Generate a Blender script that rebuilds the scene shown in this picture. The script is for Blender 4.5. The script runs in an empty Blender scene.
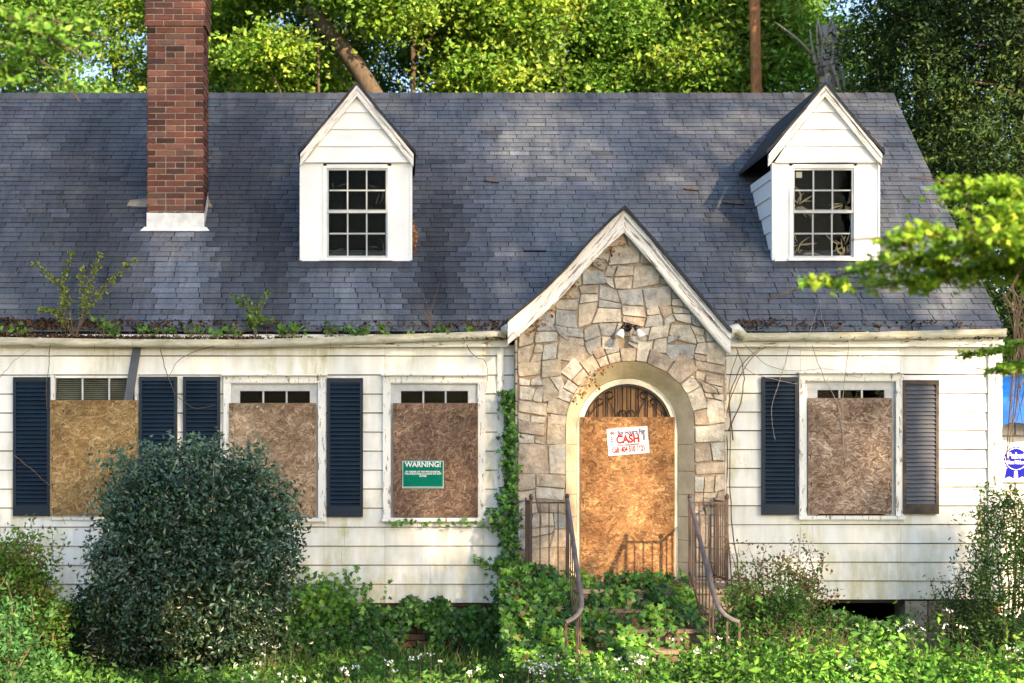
import bpy, math, random
import numpy as np
from mathutils import Vector, Matrix
random.seed(7)
R = np.random.RandomState(11)
scene = bpy.context.scene
COL = scene.collection

# ------------------------------------------------------------------ camera, sky, sun, exposure
CAMY, CAMZ, F = -17.0, 2.4, 1530.0
cam_d = bpy.data.cameras.new('camera')
cam = bpy.data.objects.new('camera', cam_d)
COL.objects.link(cam)
cam.location = (0, CAMY, CAMZ)
cam.rotation_euler = (math.radians(90), 0, 0)
cam_d.sensor_width = 36.0
cam_d.lens = F * 36.0 / 1024
cam_d.shift_x = 112 / 1024
cam_d.shift_y = 98.5 / 1024
cam_d.clip_end = 2000
cam_d.dof.use_dof = True
cam_d.dof.focus_distance = 17.2
cam_d.dof.aperture_fstop = 1.8
scene.camera = cam

SUN_AZ, SUN_EL = math.radians(30), math.radians(24)   # azimuth to the right of straight in front of the facade
SD = np.array([math.sin(SUN_AZ) * math.cos(SUN_EL), -math.cos(SUN_AZ) * math.cos(SUN_EL), math.sin(SUN_EL)])
world = bpy.data.worlds.new('World')
scene.world = world
world.use_nodes = True
wn = world.node_tree.nodes
bg = wn['Background']
sky = wn.new('ShaderNodeTexSky')
sky.sky_type = 'NISHITA'
sky.sun_disc = False
sky.sun_elevation = SUN_EL
sky.sun_rotation = math.atan2(SD[0], SD[1])
sky.dust_density = 1.2
sky.air_density = 1.0
world.node_tree.links.new(sky.outputs[0], bg.inputs[0])
bg.inputs[1].default_value = 0.105
sun_d = bpy.data.lights.new('sun', 'SUN')
sun_d.energy = 4.9
sun_d.angle = math.radians(0.6)
sun_d.color = (1.0, 0.75, 0.47)
sun = bpy.data.objects.new('sun', sun_d)
COL.objects.link(sun)
sun.rotation_euler = Vector(SD).to_track_quat('Z', 'Y').to_euler()
scene.view_settings.view_transform = 'Standard'
scene.view_settings.look = 'None'
scene.view_settings.exposure = 1.87
scene.view_settings.gamma = 1.0
scene.cycles.max_bounces = 6
scene.cycles.transparent_max_bounces = 8


def S(Y):
    return F / (Y - CAMY)


def X(px, Y=0.0):
    return (px - 400) / S(Y)


def Z(py, Y=0.0):
    return CAMZ + (440 - py) / S(Y)


# ------------------------------------------------------------------ material helpers
class NT:
    def __init__(s, name):
        s.m = bpy.data.materials.new(name)
        s.m.use_nodes = True
        s.t = s.m.node_tree
        s.n = s.t.nodes
        s.b = s.n['Principled BSDF']
        s.out = s.n['Material Output']
        s.co = s.n.new('ShaderNodeTexCoord').outputs['Object']

    def add(s, typ, ins=None, **kw):
        n = s.n.new(typ)
        for k, v in kw.items():
            setattr(n, k, v)
        for k, v in (ins or {}).items():
            s.set(n.inputs[k], v)
        return n

    def set(s, sock, v):
        if hasattr(v, 'is_linked') or hasattr(v, 'links'):
            s.t.links.new(v, sock)
        elif isinstance(v, (tuple, list)) and len(v) == 3 and sock.type == 'RGBA':
            sock.default_value = (*v, 1)
        else:
            sock.default_value = v

    def mapping(s, scale=(1, 1, 1), rot=(0, 0, 0), co=None):
        return s.add('ShaderNodeMapping', {'Vector': co or s.co, 'Scale': scale, 'Rotation': rot}).outputs[0]

    def noise(s, scale, detail=4, rough=.55, co=None, dist=0.0):
        return s.add('ShaderNodeTexNoise', {'Vector': co or s.co, 'Scale': scale, 'Detail': detail, 'Roughness': rough, 'Distortion': dist}).outputs['Fac']

    def ramp(s, fac, stops):
        n = s.add('ShaderNodeValToRGB', {'Fac': fac})
        e = n.color_ramp.elements
        while len(e) < len(stops):
            e.new(.5)
        for i, (p, c) in enumerate(stops):
            e[i].position = p
            e[i].color = (*c, 1) if isinstance(c, (tuple, list)) else (c, c, c, 1)
        return n.outputs[0]

    def mix(s, fac, a, b, mode='MIX'):
        n = s.add('ShaderNodeMix', data_type='RGBA', blend_type=mode)
        s.set(n.inputs[0], fac)
        s.set(n.inputs[6], a)
        s.set(n.inputs[7], b)
        return n.outputs[2]

    def math(s, op, a, b=0.0):
        n = s.add('ShaderNodeMath', operation=op)
        s.set(n.inputs[0], a)
        s.set(n.inputs[1], b)
        return n.outputs[0]

    def attr(s):
        return s.add('ShaderNodeAttribute', attribute_name='Col').outputs['Color']

    def bump(s, h, strength=.3, dist=.01):
        n = s.add('ShaderNodeBump', {'Height': h, 'Strength': strength, 'Distance': dist})
        s.t.links.new(n.outputs[0], s.b.inputs['Normal'])

    def base(s, c, rough=.6, spec=.4, metal=0.0):
        s.set(s.b.inputs['Base Color'], c)
        s.set(s.b.inputs['Roughness'], rough)
        s.set(s.b.inputs['Specular IOR Level'], spec)
        s.set(s.b.inputs['Metallic'], metal)
        return s.m


def mat_siding():
    t = NT('aged_white_siding')
    streak = t.noise(1.0, 6, .6, t.mapping((7, 7, .8)))
    blotch = t.noise(1.3, 6, .65)
    c = t.mix(t.ramp(streak, [(.40, 0), (.72, .65)]), (.81, .81, .785), (.60, .57, .48))
    mild = t.math('MULTIPLY', t.ramp(blotch, [(.47, 0), (.66, 1)]), t.ramp(t.noise(1.0, 5, .6, t.mapping((9, 9, 1.2))), [(.42, 0), (.62, .85)]))
    c = t.mix(mild, c, (.44, .41, .17))
    sep = t.add('ShaderNodeSeparateXYZ', {'Vector': t.co}).outputs['Z']
    low = t.add('ShaderNodeMapRange', {'Value': sep, 'From Min': 1.5, 'From Max': .6, 'To Min': 0.0, 'To Max': 1.0}).outputs[0]
    splash = t.math('MULTIPLY', low, t.ramp(t.noise(1.0, 6, .7, t.mapping((5, 5, 1.6))), [(.40, 0), (.60, .75)]))
    c = t.mix(splash, c, (.46, .42, .22))
    fl = t.ramp(t.noise(26, 5, .7), [(.66, 0), (.70, 1)])
    fl = t.math('MULTIPLY', fl, t.ramp(t.noise(1.7, 3), [(.45, 0), (.6, 1)]))
    c = t.mix(fl, c, (.38, .31, .22))
    t.bump(t.noise(30, 4, .6, t.mapping((1, 1, 6))), .12, .004)
    return t.base(c, .55, .35)


def mat_trim(name='peeling_white_paint', amount=.57, white=(.80, .79, .75), wood=(.25, .19, .14), horiz=True, rot=0.0):
    t = NT(name)
    m = t.mapping((3, 3, 14) if horiz else (14, 14, 3))
    if rot:
        m = t.mapping((1.6, 3, 24), co=t.mapping(rot=(0, rot, 0)))
    n = t.noise(2.2, 8, .72, m, .4)
    fl = t.ramp(n, [(amount, 0), (amount + .04, 1)])
    c = t.mix(t.ramp(t.noise(3, 5), [(.4, 0), (.7, .5)]), white, tuple(.80 * v for v in white))
    c = t.mix(fl, c, wood)
    t.bump(t.math('SUBTRACT', 1.0, fl), .35, .004)
    return t.base(c, .6, .3)


def mat_col(name, rough=.7, spec=.3, nscale=8, namt=.35, bump=.3, bscale=40, bdist=.004, dark=(.5, .5, .5)):
    """colour of each piece comes from its own attribute, with fine wear on top"""
    t = NT(name)
    n = t.noise(nscale, 6, .62)
    c = t.mix(t.ramp(n, [(.35, 0), (.75, namt * 2)]), t.attr(), dark, 'MULTIPLY')
    t.bump(t.noise(bscale, 5, .65), bump, bdist)
    return t.base(c, rough, spec)


def mat_leaf(name, trans=.35, rough=.45, spec=.35, tint=(1.15, 1.1, .6)):
    t = NT(name)
    a = t.attr()
    n = t.noise(9, 3)
    c = t.mix(t.ramp(n, [(.3, 0), (.8, .5)]), a, (.55, .6, .5), 'MULTIPLY')
    t.base(c, rough, spec)
    tr = t.add('ShaderNodeBsdfTranslucent', {'Color': t.mix(1.0, c, tint, 'MULTIPLY')})
    ms = t.add('ShaderNodeMixShader', {'Fac': trans})
    t.t.links.new(t.b.outputs[0], ms.inputs[1])
    t.t.links.new(tr.outputs[0], ms.inputs[2])
    t.t.links.new(ms.outputs[0], t.out.inputs[0])
    return t.m


def mat_roof():
    t = NT('weathered_shingle')
    a = t.attr()
    big = t.noise(1.0, 6, .6, t.mapping((1.5, .5, .5)))
    c = t.mix(t.ramp(big, [(.3, 0), (.75, .6)]), a, (.46, .46, .48), 'MULTIPLY')
    c = t.mix(t.ramp(t.noise(1, 5, .65, t.mapping((6, .7, .7))), [(.5, 0), (.75, .5)]), c, (1.75, 1.65, 1.6), 'MULTIPLY')
    mot = t.noise(34, 6, .75)
    c = t.mix(t.ramp(mot, [(.42, 0), (.66, .75)]), c, (.55, .55, .56), 'MULTIPLY')
    c = t.mix(t.ramp(t.noise(1, 7, .72, t.mapping((9, 1.1, 1.1))), [(.48, 0), (.68, .7)]), c, (.50, .49, .48), 'MULTIPLY')
    fine = t.noise(130, 3, .7)
    c = t.mix(t.ramp(fine, [(.40, 0), (.7, .35)]), c, (1.9, 1.85, 1.85), 'MULTIPLY')
    t.bump(fine, .5, .004)
    return t.base(c, .85, .25)


def mat_plain(name, c1, c2, scale=6, rough=.6, spec=.3, metal=0.0, bump=.15, bscale=40, lo=.35, hi=.7, mp=(1, 1, 1)):
    t = NT(name)
    c = t.mix(t.ramp(t.noise(scale, 6, .62, t.mapping(mp)), [(lo, 0), (hi, 1)]), c1, c2)
    t.bump(t.noise(bscale, 4), bump, .004)
    return t.base(c, rough, spec, metal)


def mat_glass():
    t = NT('old_window_glass')
    t.base((.02, .02, .02), .03, .5)
    t.bump(t.noise(5, 2), .25, .01)
    gl = t.add('ShaderNodeBsdfGlossy', {'Color': (.35, .36, .36, 1), 'Roughness': .03})
    tr = t.add('ShaderNodeBsdfTransparent', {'Color': (.78, .80, .78, 1)})
    fr = t.add('ShaderNodeFresnel', {'IOR': 1.55})
    b = [n for n in t.n if n.type == 'BUMP'][0]
    t.t.links.new(b.outputs[0], gl.inputs['Normal'])
    ms = t.add('ShaderNodeMixShader', {'Fac': t.math('MULTIPLY', fr.outputs[0], .13)})
    t.t.links.new(tr.outputs[0], ms.inputs[1])
    t.t.links.new(gl.outputs[0], ms.inputs[2])
    t.t.links.new(ms.outputs[0], t.out.inputs[0])
    return t.m


M = {}
M['siding'] = mat_siding()
M['trim'] = mat_trim()
M['trimv'] = mat_trim('peeling_white_casing', .565, horiz=False)
M['rake'] = mat_trim('badly_peeled_rake_paint', .585, (.80, .77, .74), (.22, .17, .14))
M['rake_up'] = mat_trim('peeled_rake_paint_rising', .545, (.80, .77, .74), (.26, .20, .17), rot=.86)
M['rake_down'] = mat_trim('peeled_rake_paint_falling', .545, (.80, .77, .74), (.26, .20, .17), rot=-.86)
M['dormer_white'] = mat_trim('white_dormer_paint', .80, (.83, .83, .82))
M['roof'] = mat_roof()
M['brick'] = mat_col('old_brick', .85, .2, 25, .35, .5, 60, .006)
M['mortar'] = mat_plain('mortar', (.46, .40, .33), (.26, .21, .17), 18, .95, .1, bump=.5)
M['stone'] = mat_col('fieldstone', .85, .2, 11, .5, .9, 26, .02, (.50, .45, .40))
M['gmortar'] = mat_plain('stone_mortar', (.36, .29, .21), (.16, .115, .08), 14, .95, .1, bump=.6, bscale=50)
M['osb'] = mat_col('strand_board', .75, .25, 2.6, .55, .3, 60, .002, (.45, .40, .36))
M['shutter'] = mat_plain('navy_shutter_paint', (.002, .010, .024), (.004, .017, .036), 5, .45, .3)
M['shutter_grey'] = mat_plain('faded_shutter_paint', (.060, .070, .095), (.10, .105, .125), 5, .5, .4)
M['shutter_edge'] = mat_plain('faded_brown_shutter_frame', (.022, .020, .022), (.13, .085, .06), 7, .6, .3)
M['glass'] = mat_glass()
M['sash'] = mat_plain('grey_white_sash', (.55, .56, .56), (.42, .42, .42), 12, .5, .4)
M['dark'] = mat_plain('dark_interior_boards', (.03, .025, .02), (.05, .04, .035), 4, .9, .1)
M['iron'] = mat_plain('rusty_iron', (.035, .030, .032), (.11, .055, .035), 14, .6, .5, .3)
M['handrail'] = mat_plain('worn_grey_handrail', (.10, .095, .11), (.20, .16, .15), 9, .45, .5, .3)
M['flash'] = mat_plain('white_coated_flashing', (.80, .79, .76), (.55, .53, .50), 9, .4, .5, bump=.6, bscale=9)
M['gutter'] = mat_plain('stained_gutter', (.74, .72, .64), (.34, .34, .20), 2.2, .5, .4, lo=.4, hi=.75, mp=(2, 2, 9))
M['reveal'] = mat_plain('cream_limestone_reveal', (.74, .64, .45), (.50, .41, .26), 4, .8, .2, bump=.4, bscale=30)
M['ring'] = mat_plain('cream_door_trim', (.80, .75, .62), (.62, .55, .42), 6, .6, .3)
M['doorwood'] = mat_plain('brown_plank_door', (.30, .16, .07), (.16, .08, .035), 5, .6, .3, mp=(12, 1, 1))
M['conc'] = mat_plain('old_concrete', (.36, .31, .25), (.18, .15, .11), 7, .9, .2, bump=.5)
M['litter'] = mat_col('dead_leaf_litter', .9, .1, 12, .3, .2)
M['leaf'] = mat_leaf('leaf', .32, .6, .18)
M['leaf_bg'] = mat_leaf('tree_leaf', .42, .5, .3)
M['leaf_gloss'] = mat_leaf('holly_leaf', .08, .28, .55, (1, 1, .7))
M['ivy'] = mat_leaf('ivy_leaf', .18, .38, .4)
M['conifer'] = mat_leaf('conifer_spray', .12, .7, .2)
M['bark'] = mat_plain('bark', (.11, .085, .062), (.045, .035, .028), 9, .95, .1, bump=1.0, bscale=18, mp=(4, 4, .6))
M['pinebark'] = mat_plain('pine_bark', (.42, .20, .09), (.16, .08, .045), 9, .95, .1, bump=1.0, bscale=14, mp=(3, 3, .8))
M['deadwood'] = mat_plain('grey_dead_wood', (.50, .45, .42), (.22, .17, .14), 9, .9, .1, bump=.8, mp=(5, 5, .7))
M['twig'] = mat_plain('bare_twig', (.20, .14, .10), (.10, .07, .05), 20, .9, .1)
M['paletwig'] = mat_plain('pale_dry_stem', (.45, .38, .24), (.28, .20, .11), 20, .9, .1)
M['grassc'] = mat_leaf('grass_blade', .3, .5, .3)
M['flower'] = mat_plain('white_petal', (.80, .80, .78), (.70, .70, .66), 30, .7, .2)
M['soil'] = mat_plain('ground_soil', (.045, .05, .02), (.07, .055, .03), 1.4, .95, .1, bump=.6, bscale=12)
M['green'] = mat_plain('green_sign_paint', (.0, .17, .105), (.0, .145, .09), 5, .7, .08, bump=0)
M['white'] = mat_plain('white_print', (.80, .80, .80), (.76, .76, .76), 5, .5, .3, bump=0)
M['paper'] = mat_plain('white_sign_plastic', (.78, .78, .80), (.70, .70, .72), 5, .45, .4, bump=0)
M['red'] = mat_plain('red_print', (.45, .02, .035), (.38, .02, .03), 5, .7, .08, bump=0)
M['violet'] = mat_plain('violet_print', (.07, .02, .09), (.06, .02, .08), 5, .7, .08, bump=0)
M['blue'] = mat_plain('royal_blue_print', (.006, .010, .26), (.005, .008, .22), 5, .7, .08, bump=0)
M['tarp'] = mat_plain('blue_tarp', (.008, .10, .42), (.006, .06, .28), 3, .4, .4, bump=.5, bscale=7)
M['bulb'] = mat_plain('frosted_bulb_glass', (.72, .72, .70), (.62, .62, .60), 8, .15, .6, bump=0)
M['blackmetal'] = mat_plain('black_fixture_metal', (.02, .018, .016), (.05, .035, .03), 12, .4, .5, .4)
M['dark_sheet'] = mat_plain('unlit_room_black', (.0025, .0025, .0025), (.004, .004, .004), 4, .95, .02)  # near-black colour that paints the darkness of the rooms
M['blind'] = mat_plain('dusty_blind', (.42, .40, .34), (.25, .24, .20), 6, .6, .3)
M['wisp'] = mat_plain('reflection_wisp', (.80, .66, .48), (.50, .34, .20), 9, .8, .2, bump=1.0, bscale=12)  # ribbon colour imitates bright reflections in the dormer glass
M['dim_wisp'] = mat_plain('dim_reflection_wisp', (.20, .19, .16), (.07, .06, .05), 9, .8, .2, bump=1.0, bscale=12)
M['wbrick'] = mat_plain('whitewashed_brick', (.70, .69, .66), (.50, .48, .45), 5, .8, .2)


# ------------------------------------------------------------------ mesh helpers
class MB:
    def __init__(s):
        s.v = []
        s.f = []
        s.c = []
        s.m = []
        s.col = (.5, .5, .5)
        s.mi = 0

    def poly(s, pts, col=None):
        b = len(s.v)
        s.v += [tuple(p) for p in pts]
        s.face(range(b, b + len(pts)), col)

    def face(s, idx, col=None):
        s.f.append(tuple(idx))
        s.c.append(col or s.col)
        s.m.append(s.mi)

    def box(s, x0, x1, y0, y1, z0, z1, col=None):
        b = len(s.v)
        s.v += [(x0, y0, z0), (x1, y0, z0), (x1, y1, z0), (x0, y1, z0), (x0, y0, z1), (x1, y0, z1), (x1, y1, z1), (x0, y1, z1)]
        for q in ((0, 3, 2, 1), (4, 5, 6, 7), (0, 1, 5, 4), (1, 2, 6, 5), (2, 3, 7, 6), (3, 0, 4, 7)):
            s.face([b + i for i in q], col)

    def prism(s, pts, y0, y1, col=None):
        """outline in x,z extruded from y0 (front) to y1"""
        n = len(pts)
        b = len(s.v)
        s.v += [(x, y0, z) for x, z in pts] + [(x, y1, z) for x, z in pts]
        s.face(range(b, b + n), col)
        s.face(range(b + 2 * n - 1, b + n - 1, -1), col)
        for i in range(n):
            j = (i + 1) % n
            s.face([b + j, b + i, b + n + i, b + n + j], col)

    def strip(s, top, bot, y0, y1, col=None):
        """band between two polylines of x,z (same length), extruded in y"""
        n = len(top)
        for i in range(n - 1):
            q = [bot[i], bot[i + 1], top[i + 1], top[i]]
            s.prism(q, y0, y1, col)

    def tube(s, pts, r, sides=6, col=None, squash=1.0):
        pts = [Vector(p) for p in pts]
        n = len(pts)
        rs = r if isinstance(r, (list, tuple)) else [r] * n
        b = len(s.v)
        prev = None
        for i, p in enumerate(pts):
            d = (pts[min(i + 1, n - 1)] - pts[max(i - 1, 0)])
            if d.length < 1e-9:
                d = Vector((0, 0, 1))
            d.normalize()
            a = prev if prev is not None else (Vector((0, 1, 0)) if abs(d.y) < .9 else Vector((1, 0, 0)))
            u = (a - d * a.dot(d))
            if u.length < 1e-6:
                u = d.orthogonal()
            u.normalize()
            prev = u
            w = d.cross(u)
            for k in range(sides):
                t = 2 * math.pi * (k + .5) / sides
                s.v.append(tuple(p + (u * math.cos(t) * squash + w * math.sin(t)) * rs[i]))
        for i in range(n - 1):
            for k in range(sides):
                k2 = (k + 1) % sides
                s.face([b + i * sides + k, b + i * sides + k2, b + (i + 1) * sides + k2, b + (i + 1) * sides + k], col)
        s.face([b + k for k in range(sides)][::-1], col)
        s.face([b + (n - 1) * sides + k for k in range(sides)], col)

    def ball(s, c, r, col=None, seg=10, rings=6, sc=(1, 1, 1)):
        b = len(s.v)
        for i in range(rings + 1):
            ph = math.pi * i / rings
            for k in range(seg):
                th = 2 * math.pi * k / seg
                s.v.append((c[0] + r * sc[0] * math.sin(ph) * math.cos(th), c[1] + r * sc[1] * math.sin(ph) * math.sin(th), c[2] + r * sc[2] * math.cos(ph)))
        for i in range(rings):
            for k in range(seg):
                k2 = (k + 1) % seg
                s.face([b + i * seg + k, b + (i + 1) * seg + k, b + (i + 1) * seg + k2, b + i * seg + k2], col)

    def build(s, name, mat, parent=None, smooth=False):
        me = bpy.data.meshes.new(name)
        me.from_pydata(s.v, [], s.f)
        mats = mat if isinstance(mat, (list, tuple)) else [mat]
        for m in mats:
            me.materials.append(M[m])
        if len(mats) > 1:
            me.polygons.foreach_set('material_index', s.m)
        ca = me.color_attributes.new('Col', 'FLOAT_COLOR', 'CORNER')
        ln = [len(f) for f in s.f]
        c = np.repeat(np.c_[np.array(s.c, dtype=np.float32), np.ones(len(s.c), dtype=np.float32)], ln, axis=0)
        ca.data.foreach_set('color', c.ravel())
        if smooth:
            me.polygons.foreach_set('use_smooth', [True] * len(s.f))
        me.update()
        o = bpy.data.objects.new(name, me)
        COL.objects.link(o)
        if parent is not None:
            o.parent = parent
            o.matrix_parent_inverse = Matrix.Identity(4)
            if parent.type == 'EMPTY' and parent.location.length > 0:
                me.transform(Matrix.Translation(-parent.location))
        return o


def quads(name, verts, tris, cols, mat, parent=None):
    """fast builder: verts (N,3), tris (T,3), per-vertex cols (N,3)"""
    me = bpy.data.meshes.new(name)
    me.vertices.add(len(verts))
    off = np.zeros(3)
    if parent is not None and parent.type == 'EMPTY':
        off = np.array(parent.location)
    me.vertices.foreach_set('co', (verts - off).astype(np.float32).ravel())
    me.loops.add(tris.size)
    me.loops.foreach_set('vertex_index', tris.astype(np.int32).ravel())
    me.polygons.add(len(tris))
    me.polygons.foreach_set('loop_start', np.arange(0, tris.size, 3, dtype=np.int32))
    me.polygons.foreach_set('loop_total', np.full(len(tris), 3, dtype=np.int32))
    me.update(calc_edges=True)
    ca = me.color_attributes.new('Col', 'FLOAT_COLOR', 'POINT')
    ca.data.foreach_set('color', np.c_[cols, np.ones(len(cols))].astype(np.float32).ravel())
    me.materials.append(M[mat])
    o = bpy.data.objects.new(name, me)
    COL.objects.link(o)
    if parent is not None:
        o.parent = parent
    return o


def norm(a):
    return a / np.maximum(np.linalg.norm(a, axis=1, keepdims=True), 1e-9)


def leaves(name, C, size, cols, mat, parent=None, aspect=.5, bias=(0, -.3, .6), bw=1.0, fold=.25, shape='diamond', dbias=None):
    """leaf-sized folded faces at the points C"""
    n = len(C)
    sz = np.broadcast_to(size, (n,)) * R.uniform(.65, 1.3, n)
    nn = norm(R.normal(size=(n, 3)) + np.array(bias) * bw)
    d = R.normal(size=(n, 3))
    if dbias is not None:
        d = d * .6 + np.array(dbias)
    d = norm(d - nn * (d * nn).sum(1, keepdims=True))
    w = np.cross(nn, d)
    L = (d * sz[:, None]) / 2
    W = w * (sz * aspect)[:, None] / 2
    dn = nn * (sz * fold)[:, None] * .5
    if shape == 'diamond':
        V = np.stack([C - L, C + W - dn - L * .1, C + L, C - W - dn - L * .1], 1)
        T = np.array([[0, 1, 2], [0, 2, 3]])
    else:   # lobed: a five pointed ivy or maple outline
        V = np.stack([C - L * .7, C + W * 1.1 - dn - L * .75, C + W * .55 - L * .05, C + W * 1.2 - dn + L * .25, C + W * .4 + L * .35, C + L * 1.05 - dn * .5,
                      C - W * .4 + L * .35, C - W * 1.2 - dn + L * .25, C - W * .55 - L * .05, C - W * 1.1 - dn - L * .75], 1)
        T = np.array([[0, 1, 2], [2, 3, 4], [4, 5, 6], [6, 7, 8], [8, 9, 0], [0, 2, 4], [0, 4, 6], [0, 6, 8]])
    k = V.shape[1]
    tris = (T[None] + (np.arange(n) * k)[:, None, None]).reshape(-1, 3)
    cc = np.repeat(cols, k, axis=0)
    return quads(name, V.reshape(-1, 3), tris, cc, mat, parent)


def palette(n, cs, var=.25):
    cs = np.array(cs)
    c = cs[R.randint(len(cs), size=n)]
    return np.clip(c * R.uniform(1 - var, 1 + var, (n, 1)) * R.uniform(.92, 1.08, (n, 3)), 0, 1)


def clump_pts(cent, rad, per, flat=.55):
    n = len(cent)
    g = R.normal(size=(n, per, 3)) * .5
    g[..., 2] *= flat
    rr = np.broadcast_to(rad, (n,))[:, None, None]
    return (cent[:, None] + g * rr).reshape(-1, 3)


def empty(name, loc=(0, 0, 0)):
    o = bpy.data.objects.new(name, None)
    COL.objects.link(o)
    o.location = loc
    o.empty_display_size = .2
    return o


def tag(o, label=None, cat=None, group=None, kind=None):
    for k, v in (('label', label), ('category', cat), ('group', group), ('kind', kind)):
        if v:
            o[k] = v
    return o


def copy_tree(o, parent=None):
    c = o.copy()
    COL.objects.link(c)
    c.parent = parent
    for ch in list(o.children):
        copy_tree(ch, c)
    return c


def resample(pts, n):
    p = np.array(pts, float)
    d = np.r_[0, np.cumsum(np.linalg.norm(np.diff(p, axis=0), axis=1))]
    t = np.linspace(0, d[-1], n)
    return np.stack([np.interp(t, d, p[:, i]) for i in range(p.shape[1])], 1)


def smooth_path(pts, n):
    p = resample(pts, n)
    for _ in range(2):
        q = p.copy()
        q[1:-1] = (p[:-2] + 2 * p[1:-1] + p[2:]) / 4
        p = q
    return p


# ------------------------------------------------------------------ ground
def ground():
    n = 90
    g = np.linspace(-1, 1, n)
    g = np.sign(g) * (np.abs(g) ** 2.2) * 300
    xx, yy = np.meshgrid(g, g + 2)
    zz = .05 * np.sin(xx * 1.3 + 1) * np.cos(yy * 1.1) - np.clip(-yy - 7, 0, 9) * .09
    near = (np.abs(xx - 1) < 9) & (yy > -1) & (yy < 9)
    zz = np.where(near, 0, zz)
    mb = MB()
    mb.v = [tuple(t) for t in np.stack([xx, yy, zz], -1).reshape(-1, 3)]
    for j in range(n - 1):
        for i in range(n - 1):
            mb.face([j * n + i, j * n + i + 1, (j + 1) * n + i + 1, (j + 1) * n + i])
    tag(mb.build('ground', 'soil', smooth=True), kind='structure')


ground()

# ------------------------------------------------------------------ the house
XL, XR = -7.0, 6.68
house = tag(empty('house', (0, 0, 0)), 'abandoned white house with dark shingle roof, boarded windows and stone entry gable', 'house')


def zroof(Y):
    return 3.59 + .909 * (Y + .12)


RY = 3.73      # ridge
# windows: trim rectangles in picture measure on the wall plane Y=0
WIN = [dict(o=(51, 138, 376, 517), tr=0, board=(50, 138, 400, 515), gl=(56, 136, 377, 402)),
       dict(o=(224, 326, 376, 520), tr=1, board=(229, 316, 403, 517), gl=(240, 310, 391, 405)),
       dict(o=(383, 485, 376, 520), tr=1, board=(393, 478, 403, 517), gl=(401, 468, 391, 405)),
       dict(o=(798, 902, 374, 518), tr=1, board=(808, 892, 398, 514), gl=(817, 884, 390, 400))]


def siding_wall(name, x0, x1, pyb, pyt, exp, holes):
    """lap siding boards with butt joints, cut round the openings"""
    mb = MB()
    zb = Z(pyb)
    zt = Z(pyt)
    e = exp / 90
    k = 0
    while zb + k * e < zt - .01:
        z0 = zb + k * e
        z1 = min(z0 + e, zt)
        # split in x by openings and joints
        cuts = {x0, x1}
        for (a, b, c, d) in holes:
            cuts |= {a, b}
        j = x0 + R.uniform(.8, 3.5)
        while j < x1:
            cuts.add(j)
            j += R.uniform(2.4, 4.2)
        cuts = sorted(c for c in cuts if x0 <= c <= x1)
        for a, b in zip(cuts[:-1], cuts[1:]):
            if b - a < .004:
                continue
            xm = (a + b) / 2
            segs = [(z0, z1)]
            for (ha, hb, hc, hd) in holes:
                if ha < xm < hb:
                    ns = []
                    for s0, s1 in segs:
                        if hd <= s0 or hc >= s1:
                            ns.append((s0, s1))
                        else:
                            if hc > s0:
                                ns.append((s0, hc))
                            if hd < s1:
                                ns.append((hd, s1))
                    segs = ns
            dy = R.uniform(-.0015, .0015)
            for s0, s1 in segs:
                if s1 - s0 < .003:
                    continue
                f0 = (s0 - z0) / e
                f1 = (s1 - z0) / e
                ya0 = -.030 + .022 * f0 + dy
                ya1 = -.030 + .022 * f1 + dy
                g = .0012
                v = len(mb.v)
                sag = (.0105 if f0 < .01 else 0) + R.uniform(-.002, .002)
                mb.v += [(a + g, ya0, s0 + sag), (b - g, ya0, s0 + sag), (b - g, ya1, s1), (a + g, ya1, s1), (a + g, .012, s0 + sag), (b - g, .012, s0 + sag), (b - g, .012, s1), (a + g, .012, s1)]
                for q in ((0, 1, 2, 3), (0, 4, 5, 1), (1, 5, 6, 2), (3, 2, 6, 7), (0, 3, 7, 4)):
                    mb.face([v + i for i in q])
        k += 1
    return mb.build(name, 'siding', house)


def hole(w):
    a, b, c, d = w['o']
    m = 2
    return (X(a + m), X(b - m), Z(d - m), Z(c + m))


HO = [hole(w) for w in WIN]
siding_wall('wall_siding', XL, X(516), 603.5, 345, 19.0, HO[:3])
siding_wall('wall_siding', X(722), X(990), 600, 340, 18.75, HO[3:])
# sheathing behind the boards, with the window openings left open
mb = MB()
spans = [XL] + sum([[h[0], h[1]] for h in HO[:3]], []) + [X(566), X(694), HO[3][0], HO[3][1], X(1000)]
ztop = Z(338)
for i in range(0, len(spans) - 1, 2):
    mb.box(spans[i], spans[i + 1], .013, .12, Z(603), ztop)
for h in HO:
    mb.box(h[0], h[1], .014, .12, Z(603), h[2])
    mb.box(h[0], h[1], .014, .12, h[3], ztop)
mb.box(X(566), X(694), .014, .12, Z(380) + .02, ztop)
mb.build('wall_sheathing', 'dark', house)
# gable end walls, back wall and floor
for xs, x2 in ((XL, XL + .14), (X(1000) - .1, X(1000))):
    mb = MB()
    yb = 2 * RY + .12
    v = len(mb.v)
    out = [(.121, Z(603)), (yb, Z(603)), (yb, 3.5), (RY, zroof(RY) - .14), (.121, 3.5)]
    mb.v += [(xs, y, z) for y, z in out] + [(x2, y, z) for y, z in out]
    mb.face(range(v, v + 5))
    mb.face(range(v + 9, v + 4, -1))
    for i in range(5):
        j = (i + 1) % 5
        mb.face([v + i, v + j, v + 5 + j, v + 5 + i])
    mb.build('gable_end_wall', 'siding', house)
mb = MB()
mb.box(XL + .14, X(1000) - .1, 2 * RY, 2 * RY + .12, Z(603), 3.5)
mb.build('back_wall', 'siding', house)
mb = MB()
mb.box(XL + .14, X(1000) - .1, .125, 2 * RY - .01, Z(603) + .02, Z(603) + .1)
mb.build('floor_deck', 'dark', house)
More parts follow.
